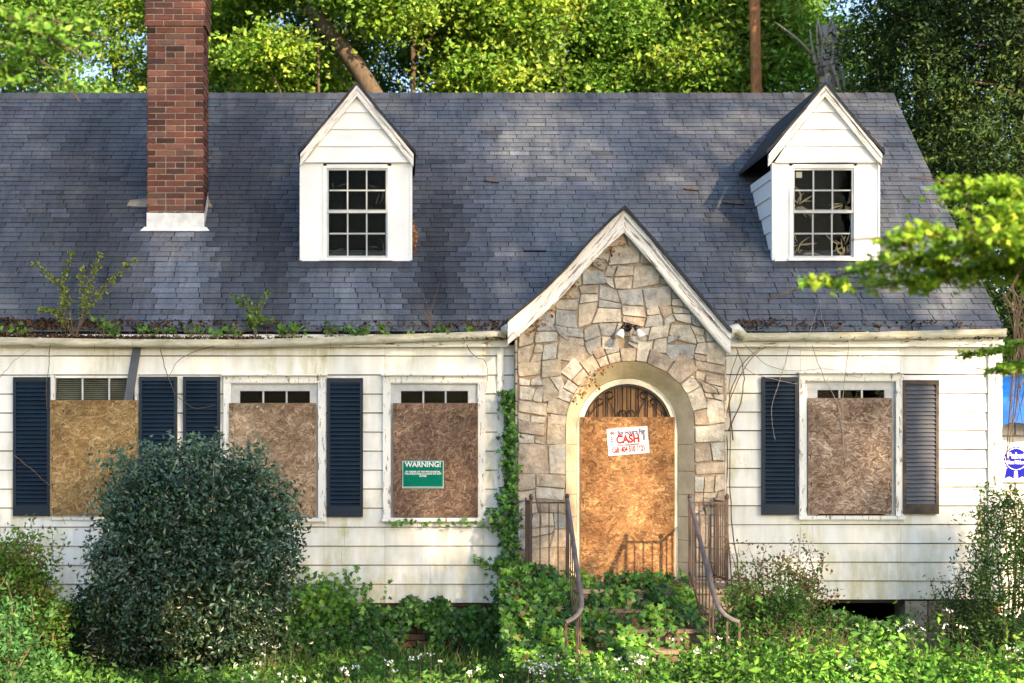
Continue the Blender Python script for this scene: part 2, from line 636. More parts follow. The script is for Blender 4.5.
# corner boards, frieze
mb = MB()
mb.box(X(987), X(1000.5), -.052, .012, Z(601), Z(343))
mb.build('corner_board', 'trimv', house)
mb = MB()
mb.box(X(497), X(503.5), -.05, -.027, Z(631), Z(345))
mb.build('corner_board', 'trimv', house)

# foundation
mb = MB()


def brickwork(mb, x0, x1, y, z0, z1, bw, bh, cols, depth=.06, var=.25, flip=False, headers=False, gap=.014, axis='x'):
    r = 0
    z = z0
    while z < z1 - .01:
        zz = min(z + bh - gap, z1)
        x = x0
        off = (r % 2) * .5
        first = True
        while x < x1 - .004:
            w = bw * (.5 if (first and off) else 1.0)
            if headers and (r % 6 == 5):
                w = bw * .5
            a, b = x, min(x + w - gap, x1)
            c = np.array(cols[R.randint(len(cols))]) * R.uniform(1 - var, 1 + var)
            if headers and (first or b > x1 - .02) and (b - a) < bw * .7:
                c = c * R.choice([.45, .6, 1.0])
            d = R.uniform(-.003, .003)
            if b - a > .01:
                if axis == 'x':
                    mb.box(a, b, y + d, y + depth, z, zz, tuple(c))
                else:
                    mb.box(y - depth, y + d, a, b, z, zz, tuple(c))
            x += w
            first = False
        z += bh
        r += 1


FB = [(.16, .085, .055), (.13, .075, .05), (.20, .13, .08), (.10, .07, .05)]
mb = MB()
brickwork(mb, XL + .05, X(515), .04, -.05, Z(604), .21, .075, FB)
mb.build('foundation_brick', 'brick', house)
mb = MB()
brickwork(mb, X(726), X(818), .04, -.05, Z(601), .21, .075, FB)
mb.build('foundation_brick', 'brick', house)
mb = MB()
mb.box(XL + .05, X(515), .07, .30, -.1, Z(604))
mb.box(X(726), X(818), .07, .30, -.1, Z(601))
mb.box(XL + .05, X(995), 7.3, 7.45, -.1, Z(604))
mb.box(X(985), X(996), .6, 7.29, -.1, Z(604))
mb.build('foundation_wall', 'dark', house)
mb = MB()
mb.box(X(905), X(927), -.01, .36, -.1, Z(601), (.42, .36, .29))
mb.box(X(928.5), X(950), -.005, .36, .27, Z(601), (.30, .25, .20))
mb.box(X(928.5), X(950), .01, .36, -.1, .26, (.33, .28, .22))
mb.build('block_pier', 'stone', house)

# ------------------------------------------------------------------ roof with real tabs
DOR = [dict(x0=X(302, .854), x1=X(410, .854), xc=X(357, .80)), dict(x0=X(774, .854), x1=X(877.5, .854), xc=X(824.5, .80))]
CH = (X(147, 1.354), X(204, 1.354))


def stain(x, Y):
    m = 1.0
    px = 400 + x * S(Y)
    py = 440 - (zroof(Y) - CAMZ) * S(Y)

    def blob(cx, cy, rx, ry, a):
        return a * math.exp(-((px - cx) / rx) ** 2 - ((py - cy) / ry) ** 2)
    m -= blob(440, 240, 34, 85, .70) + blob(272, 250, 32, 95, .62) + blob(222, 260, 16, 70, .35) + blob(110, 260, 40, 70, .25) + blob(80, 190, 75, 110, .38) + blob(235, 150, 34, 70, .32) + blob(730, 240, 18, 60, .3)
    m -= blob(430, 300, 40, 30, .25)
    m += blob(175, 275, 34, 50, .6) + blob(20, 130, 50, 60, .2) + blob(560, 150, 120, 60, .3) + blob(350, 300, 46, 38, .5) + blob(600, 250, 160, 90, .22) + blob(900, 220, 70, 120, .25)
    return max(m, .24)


def roof_front():
    mb = MB()
    exp, tw = .101, .255
    run = math.hypot(1, .909)
    s = 0.0
    k = 0
    smax = (RY + .12) * run
    up = np.array([0, 1 / run, .909 / run])
    nr = np.array([0, -.909 / run, 1 / run])
    o = np.array([0, -.12, 3.59])
    while s < smax - .02:
        x = XL - R.uniform(0, tw)
        wav = 0.0
        crs = R.uniform(.95, 1.05)
        while x < XR:
            w = tw * R.uniform(.93, 1.07)
            a, b = max(x, XL), min(x + w - R.uniform(.006, .011), XR)
            x += w
            if b - a < .02:
                continue
            xm = (a + b) / 2
            Y = -.12 + (s + .06) / run
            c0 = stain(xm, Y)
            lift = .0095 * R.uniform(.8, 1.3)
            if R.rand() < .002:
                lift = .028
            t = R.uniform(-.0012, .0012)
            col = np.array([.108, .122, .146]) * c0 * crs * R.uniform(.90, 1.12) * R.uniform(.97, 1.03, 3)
            if R.rand() < .02:
                col = col * R.choice([.65, 1.4])
            s2 = min(s + exp * 1.25, smax)
            P0 = o + up * (s + t) + nr * lift
            P1 = o + up * s2 + nr * .001
            Q0 = o + up * (s + t + .004) + nr * -.002
            vi = len(mb.v)
            for P, xx in ((P0, a), (P0, b), (P1, b), (P1, a), (Q0, a), (Q0, b)):
                mb.v.append((xx, P[1], P[2]))
            cc = tuple(np.clip(col, .01, 1))
            mb.face([vi, vi + 1, vi + 2, vi + 3], cc)
            mb.face([vi + 4, vi + 5, vi + 1, vi], (.012, .012, .014))
            mb.face([vi + 4, vi, vi + 3], cc)
            mb.face([vi + 1, vi + 5, vi + 2], cc)
        s += exp
        k += 1
    # torn shingle flaps
    for px, py, w in ((484, 182, 15), (722, 204, 22), (683, 190, 14)):
        Y = (2.4 + 0) * 0
        # solve the depth at which the roof is seen at this height
        q = (440 - py) / F
        Yr = (CAMZ - 3.699 + q * 17) / (.909 - q)
        x = X(px, Yr)
        z = zroof(Yr)
        wv = w / S(Yr)
        c = (.17, .13, .11)
        mb.poly([(x, Yr - .03, z + .01), (x + wv, Yr - .04, z - .005), (x + wv * .8, Yr + .03, z + .055), (x + .02, Yr + .03, z + .05)], c)
        mb.poly([(x, Yr - .05, z + .015), (x + wv, Yr - .04, z - .025), (x + wv, Yr - .04, z - .008), (x, Yr - .04, z + .008)], (.03, .03, .03))
    r = mb.build('roof', 'roof', house)
    # deck and back slope
    mb = MB()
    yb = 2 * RY + .24
    for (ya, za, yb_, zb_) in ((-.11, 3.575, RY, zroof(RY) - .004), (RY, zroof(RY) - .004, yb, 3.575)):
        v = len(mb.v)
        mb.v += [(XL, ya, za), (XR - .006, ya, za), (XR - .006, yb_, zb_), (XL, yb_, zb_), (XL, ya, za - .11), (XR - .006, ya, za - .11), (XR - .006, yb_, zb_ - .11), (XL, yb_, zb_ - .11)]
        for q in ((0, 1, 2, 3), (4, 7, 6, 5), (0, 4, 5, 1), (1, 5, 6, 2), (3, 2, 6, 7), (0, 3, 7, 4)):
            mb.face([v + i for i in q], (.012, .012, .014))
    mb.build('deck', 'roof', r)
    # ridge caps
    mb = MB()
    x = XL
    zr = zroof(RY)
    while x < XR:
        b = min(x + .14, XR + .01)
        h = R.uniform(.010, .017)
        c = tuple(np.array([.115, .12, .135]) * R.uniform(.8, 1.25))
        mb.poly([(x, RY - .10, zr - .085 + h), (b, RY - .10, zr - .085 + h * .6), (b, RY, zr + h * .6 + .004), (x, RY, zr + h + .008)], c)
        mb.poly([(x, RY, zr + h + .008), (b, RY, zr + h * .6 + .004), (b, RY + .10, zr - .085), (x, RY + .10, zr - .085)], c)
        mb.poly([(x, RY - .10, zr - .095), (b, RY - .10, zr - .095), (b, RY - .10, zr - .085 + h * .6), (x, RY - .10, zr - .085 + h)], c)
        x += .14
    mb.build('ridge_cap', 'roof', r)
    return r


roof = roof_front()

# fascia, soffit, gutters
mb = MB()
mb.box(XL, X(508), -.118, -.03, 3.43, 3.565)
mb.build('fascia', 'trim', house)
mb = MB()
mb.box(X(722), XR - .01, -.118, -.03, 3.43, 3.565)
mb.build('fascia', 'trim', house)


def gutter(pts, label=None):
    """half-round gutter swept along points (x, z of its rim)"""
    mb = MB()
    yc, r = -.19, .063
    pr = []
    for k in range(9):
        t = math.pi * k / 8
        pr.append((yc - r * math.cos(t), -r * math.sin(t) * 1.25))
    pr = [(yc - r - .008, .006)] + pr
    prof = pr + [(y + (.006 if y < yc else -.006), z + .006) for y, z in reversed(pr[1:])]
    n = len(prof)
    p = resample(pts, 40)
    b = len(mb.v)
    for x, z in p:
        for y, dz in prof:
            mb.v.append((x, y, z + dz))
    for i in range(len(p) - 1):
        for k in range(n):
            k2 = (k + 1) % n
            mb.face([b + i * n + k, b + i * n + k2, b + (i + 1) * n + k2, b + (i + 1) * n + k])
    for e in (0, len(p) - 1):
        mb.face([b + e * n + k for k in range(1, 10)])
    o = mb.build('gutter', 'gutter', house, True)
    mb = MB()
    x = pts[0][0] + .5
    while x < pts[-1][0] - .2:
        z = np.interp(x, [q[0] for q in pts], [q[1] for q in pts])
        mb = MB()
        mb.box(x, x + .02, -.262, -.12, z - .002, z + .012)
        mb.build('hanger_strap', 'gutter', o)
        x += .85
    return o


def zg(py):
    return Z(py, -.2)


gutter([(XL, zg(338)), (X(0, -.2), zg(338)), (X(110, -.2), zg(340)), (X(250, -.2), zg(340.5)), (X(380, -.2), zg(336)), (X(506, -.2), zg(331.5))])
gutter([(X(742, -.2), zg(334)), (X(870, -.2), zg(333)), (X(1005, -.2), zg(329.5))])
# gutter end pieces curling beside the entry gable
mb = MB()
mb.tube([(X(504, -.3), -.24, zg(331)), (X(510, -.3), -.30, zg(328)), (X(515, -.3), -.36, zg(331)), (X(516, -.3), -.37, zg(338))], [.05, .055, .05, .04], 10)
mb.build('gutter_elbow', 'gutter', house, True)
mb = MB()
mb.tube([(X(728, -.3), -.33, zg(338)), (X(730, -.3), -.34, zg(331)), (X(736, -.3), -.28, zg(329)), (X(743, -.2), -.2, zg(336))], [.045, .055, .06, .055], 10)
mb.build('gutter_elbow', 'gutter', house, True)
# grey slanted strip in front of the first window
mb = MB()
mb.prism([(X(125), Z(400)), (X(134), Z(400)), (X(139.5, -.2), Z(346)), (X(131, -.2), Z(346))], -.075, -.068)
mb.build('slanted_strip', 'shutter_grey', house)


# ------------------------------------------------------------------ dormers
def dormer(d, lab, side):
    x0, x1, xc = d['x0'], d['x1'], d['xc']
    yf = .854
    zb = zroof(yf) + .01
    ze = Z(163, yf)            # bottom of the gable siding
    za = Z(95, .82)            # top of siding triangle
    wx0, wx1 = xc - X(434, yf) - .0, xc + X(434, yf)
    mb = MB()
    # cheek boards either side of the window, head and sill
    zs = Z(258, yf)
    wt = Z(166, yf)
    mb.box(x0, wx0, yf, yf + .05, zb - .02, ze)
    mb.box(wx1, x1, yf, yf + .05, zb - .02, ze)
    mb.box(x0 + .001, x1 - .001, yf - .02, yf + .05, zb - .03, zs)
    # side walls: lap boards following the slope
    for xs, sg in ((x0, -1), (x1, 1)):
        z = zb - .05
        ztop = Z(170, yf) + .02
        e = .205
        while z < ztop:
            z1 = min(z + e, ztop)
            ya = yf + .05
            Yb0 = (z - 3.699) / .909 + .06
            Yb1 = (z1 - 3.699) / .909 + .06
            v = len(mb.v)
            xo0, xo1 = xs + sg * .020, xs + sg * .003
            xi = xs - sg * .03
            mb.v += [(xo0, ya - .048, z), (xo0, max(Yb0, ya), z), (xo1, max(Yb1, ya), z1), (xo1, ya - .048, z1), (xi, ya - .048, z), (xi, max(Yb0, ya), z), (xi, max(Yb1, ya), z1), (xi, ya - .048, z1)]
            for q in ((0, 1, 2, 3), (4, 7, 6, 5), (0, 4, 5, 1), (3, 2, 6, 7), (0, 3, 7, 4), (1, 5, 6, 2)):
                mb.face([v + i for i in q])
            z = z1
    mb.box(x0 - .026, x0 - .0005, yf - .012, yf + .06, zb - .02, ze - .001)
    mb.box(x1 + .0005, x1 + .026, yf - .012, yf + .06, zb - .02, ze - .001)
    o = tag(mb.build('dormer', 'dormer_white', house), lab)
    # gable siding, slightly proud
    mb = MB()
    zl = ze
    h = (za - ze)
    hw = (x1 - x0) / 2 + .0
    zk = Z(152, .82)
    lv = [ze, Z(146.5, .83), Z(129.5, .83), Z(112.5, .83), za]

    def half(z):
        return min(hw, (za - z) * .80)
    for a, b in zip(lv[:-1], lv[1:]):
        v = len(mb.v)
        ya, yb = yf - .042, yf - .024
        ha, hb = half(a), max(half(b), .002)
        cx = (x0 + x1) / 2 + (0 if a == ze else 0)
        pts = [(cx - ha, a), (cx + ha, a), (cx + hb, b), (cx - hb, b)]
        mb.v += [(pts[0][0], ya, a), (pts[1][0], ya, a), (pts[2][0], yb, b), (pts[3][0], yb, b), (pts[0][0], yf + .04, a), (pts[1][0], yf + .04, a), (pts[2][0], yf + .04, b), (pts[3][0], yf + .04, b)]
        for q in ((0, 1, 2, 3), (0, 4, 5, 1), (1, 5, 6, 2), (0, 3, 7, 4), (2, 6, 7, 3)):
            mb.face([v + i for i in q])
    mb.build('gable_siding', 'dormer_white', o)
    # roof planes; rake boards
    zap = Z(83, .78)
    zev = Z(154, .78)
    hwr = X(457.5, .78)
    zsl = (zap - zev) / hwr
    for sg in (-1, 1):
        mb = MB()
        y0 = .74
        for lay in range(1):
            # roof slab from ridge to eave, running back into the main roof
            yr1 = (zap - 3.699) / .909 + .1
            ye1 = (zev - 3.699) / .909 + .1
            nseg = 8
            rows = []
            for i in range(nseg + 1):
                f = i / nseg
                flare = .018 * f ** 3
                xx = xc + sg * (hwr * f + flare)
                zz = zap + .012 - (zap - zev) * f + .02 * f ** 4
                yy = yr1 + (ye1 - yr1) * f
                rows.append((xx, zz, yy))
            for i in range(nseg):
                (xa, z_a, ya_), (xb, z_b, yb_) = rows[i], rows[i + 1]
                lift = .010
                c = tuple(np.array([.05, .053, .062]) * R.uniform(.8, 1.2))
                q = [(xa, y0, z_a), (xb, y0, z_b + lift), (xb, yb_, z_b + lift), (xa, ya_, z_a)]
                u = [(xa, y0, z_a - .038), (xb, y0, z_b - .038), (xb, yb_, z_b - .038), (xa, ya_, z_a - .038)]
                if sg < 0:
                    q = q[::-1]
                    u = u[::-1]
                v = len(mb.v)
                mb.v += q + u
                for fc in ((0, 1, 2, 3), (7, 6, 5, 4), (0, 4, 5, 1), (1, 5, 6, 2), (2, 6, 7, 3), (3, 7, 4, 0)):
                    mb.face([v + t for t in fc], c)
        mb.build('dormer_roof', 'roof', o)
        # rake board, two steps of moulding
        mb = MB()
        vw = .155
        f1 = .985
        for (y_a, y_b, t0, t1) in ((.770, .812, 0.018, vw), (.752, .769, 0.018, .065)):
            tp = [(xc + sg * hwr * f, zap - .018 - (zap - zev) * f - (t0 - .018)) for f in (0, .5, f1)]
            bt = [(x, z - (t1 - t0)) for x, z in tp]
            if sg < 0:
                tp, bt = tp[::-1], bt[::-1]
            mb.strip(tp, bt, y_a, y_b)
        mb.build('rake_board', 'rake_up' if sg < 0 else 'rake_down', o)
    # window: casing, sashes with muntins, glass, sill
    w0, w1 = wx0 + .0, wx1 - .0
    gx0, gx1 = xc - X(430.5, yf), xc + X(430.5, yf)
    mb = MB()
    zt, zbm = wt, zs
    mb.box(w0, gx0, yf - .012, yf + .06, zbm, zt)
    mb.box(gx1, w1, yf - .012, yf + .06, zbm, zt)
    mb.box(gx0, gx1, yf - .010, yf + .06, zt - .025, zt + .02)
    mb.box(w0 - .02, w1 + .02, yf - .05, yf - .021, zs - .035, zs - .002)
    mb.build('window_casing', 'dormer_white', o)
    mb = MB()
    zmid = Z(211, yf)
    for k, (a, b, yy) in enumerate(((zmid - .022, zt - .026, yf + .004), (zbm, zmid + .024, yf + .03))):
        fr = .022
        mb.box(gx0, gx0 + fr, yy, yy + .025, a, b)
        mb.box(gx1 - fr, gx1, yy, yy + .025, a, b)
        mb.box(gx0 + fr, gx1 - fr, yy, yy + .025, a, a + .03)
        mb.box(gx0 + fr, gx1 - fr, yy, yy + .025, b - fr, b)
        wdt = (gx1 - gx0 - 2 * fr) / 3
        for i in (1, 2):
            xx = gx0 + fr + wdt * i
            mb.box(xx - .008, xx + .008, yy + .004, yy + .02, a + .03, b - fr)
        zz = (a + b) / 2 + .004
        for i in range(3):
            mb.box(gx0 + fr + wdt * i + .009, gx0 + fr + wdt * (i + 1) - .009, yy + .005, yy + .019, zz - .008, zz + .008)
    mb.build('window_sash', 'sash', o)
    mb = MB()
    mb.box(gx0 + .01, gx1 - .01, yf + .014, yf + .017, zmid, zt - .03)
    mb.box(gx0 + .01, gx1 - .01, yf + .040, yf + .043, zbm + .01, zmid)
    mb.build('window_pane', 'glass', o)
    # behind the glass: ribbons coloured as reflections on the panes, part of a blind
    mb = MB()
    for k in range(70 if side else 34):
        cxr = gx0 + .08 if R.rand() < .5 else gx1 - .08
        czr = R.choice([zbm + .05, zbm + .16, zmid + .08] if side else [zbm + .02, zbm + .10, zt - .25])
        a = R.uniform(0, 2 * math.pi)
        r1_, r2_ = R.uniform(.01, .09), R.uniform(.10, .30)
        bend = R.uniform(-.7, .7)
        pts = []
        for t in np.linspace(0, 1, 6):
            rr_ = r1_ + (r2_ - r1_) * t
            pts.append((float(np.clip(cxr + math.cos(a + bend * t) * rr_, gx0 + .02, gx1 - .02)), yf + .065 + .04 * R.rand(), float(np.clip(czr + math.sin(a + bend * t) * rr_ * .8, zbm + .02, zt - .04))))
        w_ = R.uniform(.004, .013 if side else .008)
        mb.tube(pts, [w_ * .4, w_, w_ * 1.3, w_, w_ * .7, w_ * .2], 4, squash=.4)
    tag(mb.build('reflection_wisp', 'wisp' if side else 'dim_wisp', o), kind='stuff')
    if not side:
        mb = MB()
        for k in range(9):
            zz = zt - .04 - k * .017
            mb.box(gx0 + .03, gx1 - .03, yf + .06, yf + .065, zz - .013, zz)
        mb.build('blind', 'blind', o)
    else:
        mb = MB()
        mb.box(gx0 + .05, gx0 + .12, yf + .045, yf + .048, zt - .13, zt - .06)
        mb.build('window_sticker', 'white', o)
        mb = MB()
    mb.box(x0 + .035, x1 - .035, yf + .16, yf + .165, zb, ze)  # added black sheet, stands in for the unlit dormer interior
    mb.build('dark_sheet', 'dark_sheet', o)
    # flashing apron at the foot
    mb = MB()
    mb.poly([(x0 - .03, yf - .10, zroof(yf - .10) + .016), (x1 + .03, yf - .10, zroof(yf - .10) + .016), (x1 + .03, yf - .01, zb + .012), (x0 - .03, yf - .01, zb + .012)], (.06, .065, .08))
    mb.build('flashing', 'roof', o)


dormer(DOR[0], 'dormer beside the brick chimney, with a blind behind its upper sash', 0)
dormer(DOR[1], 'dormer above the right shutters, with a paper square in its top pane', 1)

# ------------------------------------------------------------------ chimney
chim = MB()
cy, cyb = 1.354, 1.80
zc0, zc1, zc2 = 4.86, 7.36, 8.25
BC = [(.17, .062, .047), (.20, .078, .055), (.14, .058, .047), (.23, .10, .072), (.09, .045, .042), (.16, .085, .065)]
bwid = (CH[1] - CH[0] + .01) / 3.0
brickwork(chim, CH[0], CH[1], cy, zc0, zc1, bwid, .0735, BC, .05, .22, headers=True)
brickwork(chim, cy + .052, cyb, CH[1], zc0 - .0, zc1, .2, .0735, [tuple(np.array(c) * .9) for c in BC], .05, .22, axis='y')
brickwork(chim, CH[0] - .022, CH[1] + .022, cy - .022, zc1 + .004, zc2, bwid, .0735, [(.17, .07, .055), (.13, .06, .05), (.21, .08, .06)], .05, .2)
brickwork(chim, cy + .03, cyb + .02, CH[1] + .022, zc1 + .004, zc2, .2, .0735, [(.17, .07, .055), (.13, .06, .05)], .05, .2, axis='y')
co = chim.build('chimney', 'brick', house)
mb = MB()
mb.box(CH[0] + .012, CH[1] - .012, cy + .012, cyb, 4.6, zc2 + .04)
mb.box(CH[0] - .01, CH[1] + .01, cy - .01, cyb, zc1 + .01, zc2 + .05)
mb.build('mortar_core', 'mortar', co)
mb = MB()
zf0, zf1 = Z(229, cy), Z(214, cy)
v = [(CH[0] - .004, cy - .012), (CH[0] + .2, cy - .018), (CH[0] + .4, cy - .010), (CH[1] + .004, cy - .016)]
for (xa, ya), (xb, yb_) in zip(v[:-1], v[1:]):
    mb.poly([(xa, ya, zf0), (xb, yb_, zf0), (xb, yb_ + .008, zf1 + .01), (xa, ya + .008, zf1 + .015)])
mb.poly([(CH[1] + .004, cy - .016, zf0), (CH[1] + .006, cyb - .1, zf0 + .32), (CH[1] + .006, cyb - .1, zf1 + .32), (CH[1] + .004, cy - .008, zf1 + .01)])
for xa in (CH[0] - .075,):
    mb.poly([(xa, cy - .05, zroof(cy - .05) + .018), (CH[1] + .075, cy - .05, zroof(cy - .05) + .018), (CH[1] + .03, cy - .014, zroof(cy - .01) + .035), (CH[0] - .03, cy - .014, zroof(cy - .01) + .035)])
mb.build('flashing', 'flash', co)
mb = MB()
Yq = 1.78
mb.poly([(X(128, Yq), Yq - .1, zroof(Yq - .1) + .03), (X(148, Yq), Yq - .1, zroof(Yq - .1) + .02), (X(148, Yq), Yq, zroof(Yq) + .05), (X(130, Yq), Yq, zroof(Yq) + .03)])
mb.build('flashing', 'conc', co)
mb = MB()
mb.poly([(X(205, Yq), Yq - .1, zroof(Yq - .1) + .02), (X(213, Yq), Yq - .1, zroof(Yq - .1) + .02), (X(206, Yq), Yq, zroof(Yq) + .13), (X(204, Yq), Yq, zroof(Yq) + .1)])
mb.build('flashing', 'conc', co)

# ------------------------------------------------------------------ stone entry gable
GY = -.30
gx0, gx1, gxa = X(517.5, GY), X(725, GY), X(624.5, -.42)
topL = [(508, 319), (512, 315.5), (527, 303), (542, 290), (567, 266), (587, 242), (612, 217), (624.5, 206.5)]
topR = [(624.5, 206.5), (652.5, 238), (687.6, 280), (722.7, 321.5), (731, 330)]
TL = [(X(a, -.42), Z(b, -.42)) for a, b in topL]
TR = [(X(a, -.42), Z(b, -.42)) for a, b in topR]
acx, acz, ar = 2.513, 2.56, .700
ZB = .80


def wall_top(x):
    pts = TL + TR[1:]
    return float(np.interp(x, [p[0] for p in pts], [p[1] for p in pts])) - .15


gable = MB()
# mortar body: columns around the arched opening
xs = sorted(set(list(np.linspace(gx0, gx1, 60)) + [acx - ar, acx + ar]))
for a, b in zip(xs[:-1], xs[1:]):
    xm = (a + b) / 2
    if abs(xm - acx) < ar - 1e-6:
        la = acz + math.sqrt(max(ar ** 2 - min(abs(a - acx), ar) ** 2, 0))
        lb = acz + math.sqrt(max(ar ** 2 - min(abs(b - acx), ar) ** 2, 0))
    else:
        la = lb = ZB - .5
    gable.prism([(a, la), (b, lb), (b, wall_top(b)), (a, wall_top(a))], GY + .012, -.03)
gwall = gable.build('entry_gable', 'gmortar', house)


def clip(poly, nx, nz, d):
    """keep the side where nx*x+nz*z <= d"""
    out = []
    for i in range(len(poly)):
        p, q = poly[i], poly[(i + 1) % len(poly)]
        a, b = nx * p[0] + nz * p[1] - d, nx * q[0] + nz * q[1] - d
        if a <= 0:
            out.append(p)
        if (a < 0 < b) or (b < 0 < a):
            t = a / (a - b)
            out.append((p[0] + t * (q[0] - p[0]), p[1] + t * (q[1] - p[1])))
    return out


def shrink(poly, g):
    for i in range(len(poly)):
        pass
    n = len(poly)
    res = poly
    P = list(poly)
    for i in range(n):
        p, q = P[i], P[(i + 1) % n]
        dx, dz = q[0] - p[0], q[1] - p[1]
        L = math.hypot(dx, dz)
        if L < 1e-6:
            continue
        nx, nz = dz / L, -dx / L      # outward for counter-clockwise
        res = clip(res, nx, nz, nx * p[0] + nz * p[1] - g)
        if len(res) < 3:
            return []
    return res


def ccw(p):
    a = sum(p[i][0] * p[(i + 1) % len(p)][1] - p[(i + 1) % len(p)][0] * p[i][1] for i in range(len(p)))
    return p if a > 0 else p[::-1]


def subdiv_round(p, r):
    """chamfer the corners of a polygon and roughen its edges"""
    out = []
    n = len(p)
    for i in range(n):
        a, b, c = p[i - 1], p[i], p[(i + 1) % n]
        for o, sgn in ((a, 1), (c, 0)):
            L = math.hypot(o[0] - b[0], o[1] - b[1])
            t = min(r / max(L, 1e-6), .33)
            out.append((b[0] + (o[0] - b[0]) * t, b[1] + (o[1] - b[1]) * t))
        # mid edge point roughened
        L = math.hypot(c[0] - b[0], c[1] - b[1])
        if L > .09:
            m = R.uniform(.4, .6)
            out.append((b[0] + (c[0] - b[0]) * m + R.uniform(-.004, .004), b[1] + (c[1] - b[1]) * m + R.uniform(-.004, .004)))
    return out


def stone(mb, poly, g, col, h):
    p = shrink(ccw(poly), g)
    if len(p) < 3:
        return
    ar_ = abs(sum(p[i][0] * p[(i + 1) % len(p)][1] - p[(i + 1) % len(p)][0] * p[i][1] for i in range(len(p)))) / 2
    if ar_ < .0009:
        return
    p = subdiv_round(p, R.choice([.004, .007, .012]))
    n = len(p)
    cx, cz = sum(q[0] for q in p) / n, sum(q[1] for q in p) / n
    tx, tz = R.uniform(-.04, .04, 2)
    rings = []
    for sc, dh in ((1.0, 0.0), (1.0, h * .55), (.95, h), (.5, h * R.uniform(.9, 1.15))):
        b = len(mb.v)
        for x, z in p:
            xx, zz = cx + (x - cx) * sc, cz + (z - cz) * sc
            yy = GY + .014 - dh - (tx * (xx - cx) + tz * (zz - cz)) * (1 if dh else 0) - (R.uniform(-.002, .002) if dh else 0)
            mb.v.append((xx, yy, zz))
        rings.append(b)
    for a, b in zip(rings[:-1], rings[1:]):
        for i in range(n):
            j = (i + 1) % n
            mb.face([a + i, a + j, b + j, b + i], col)
    mb.face([rings[-1] + i for i in range(n)], col)


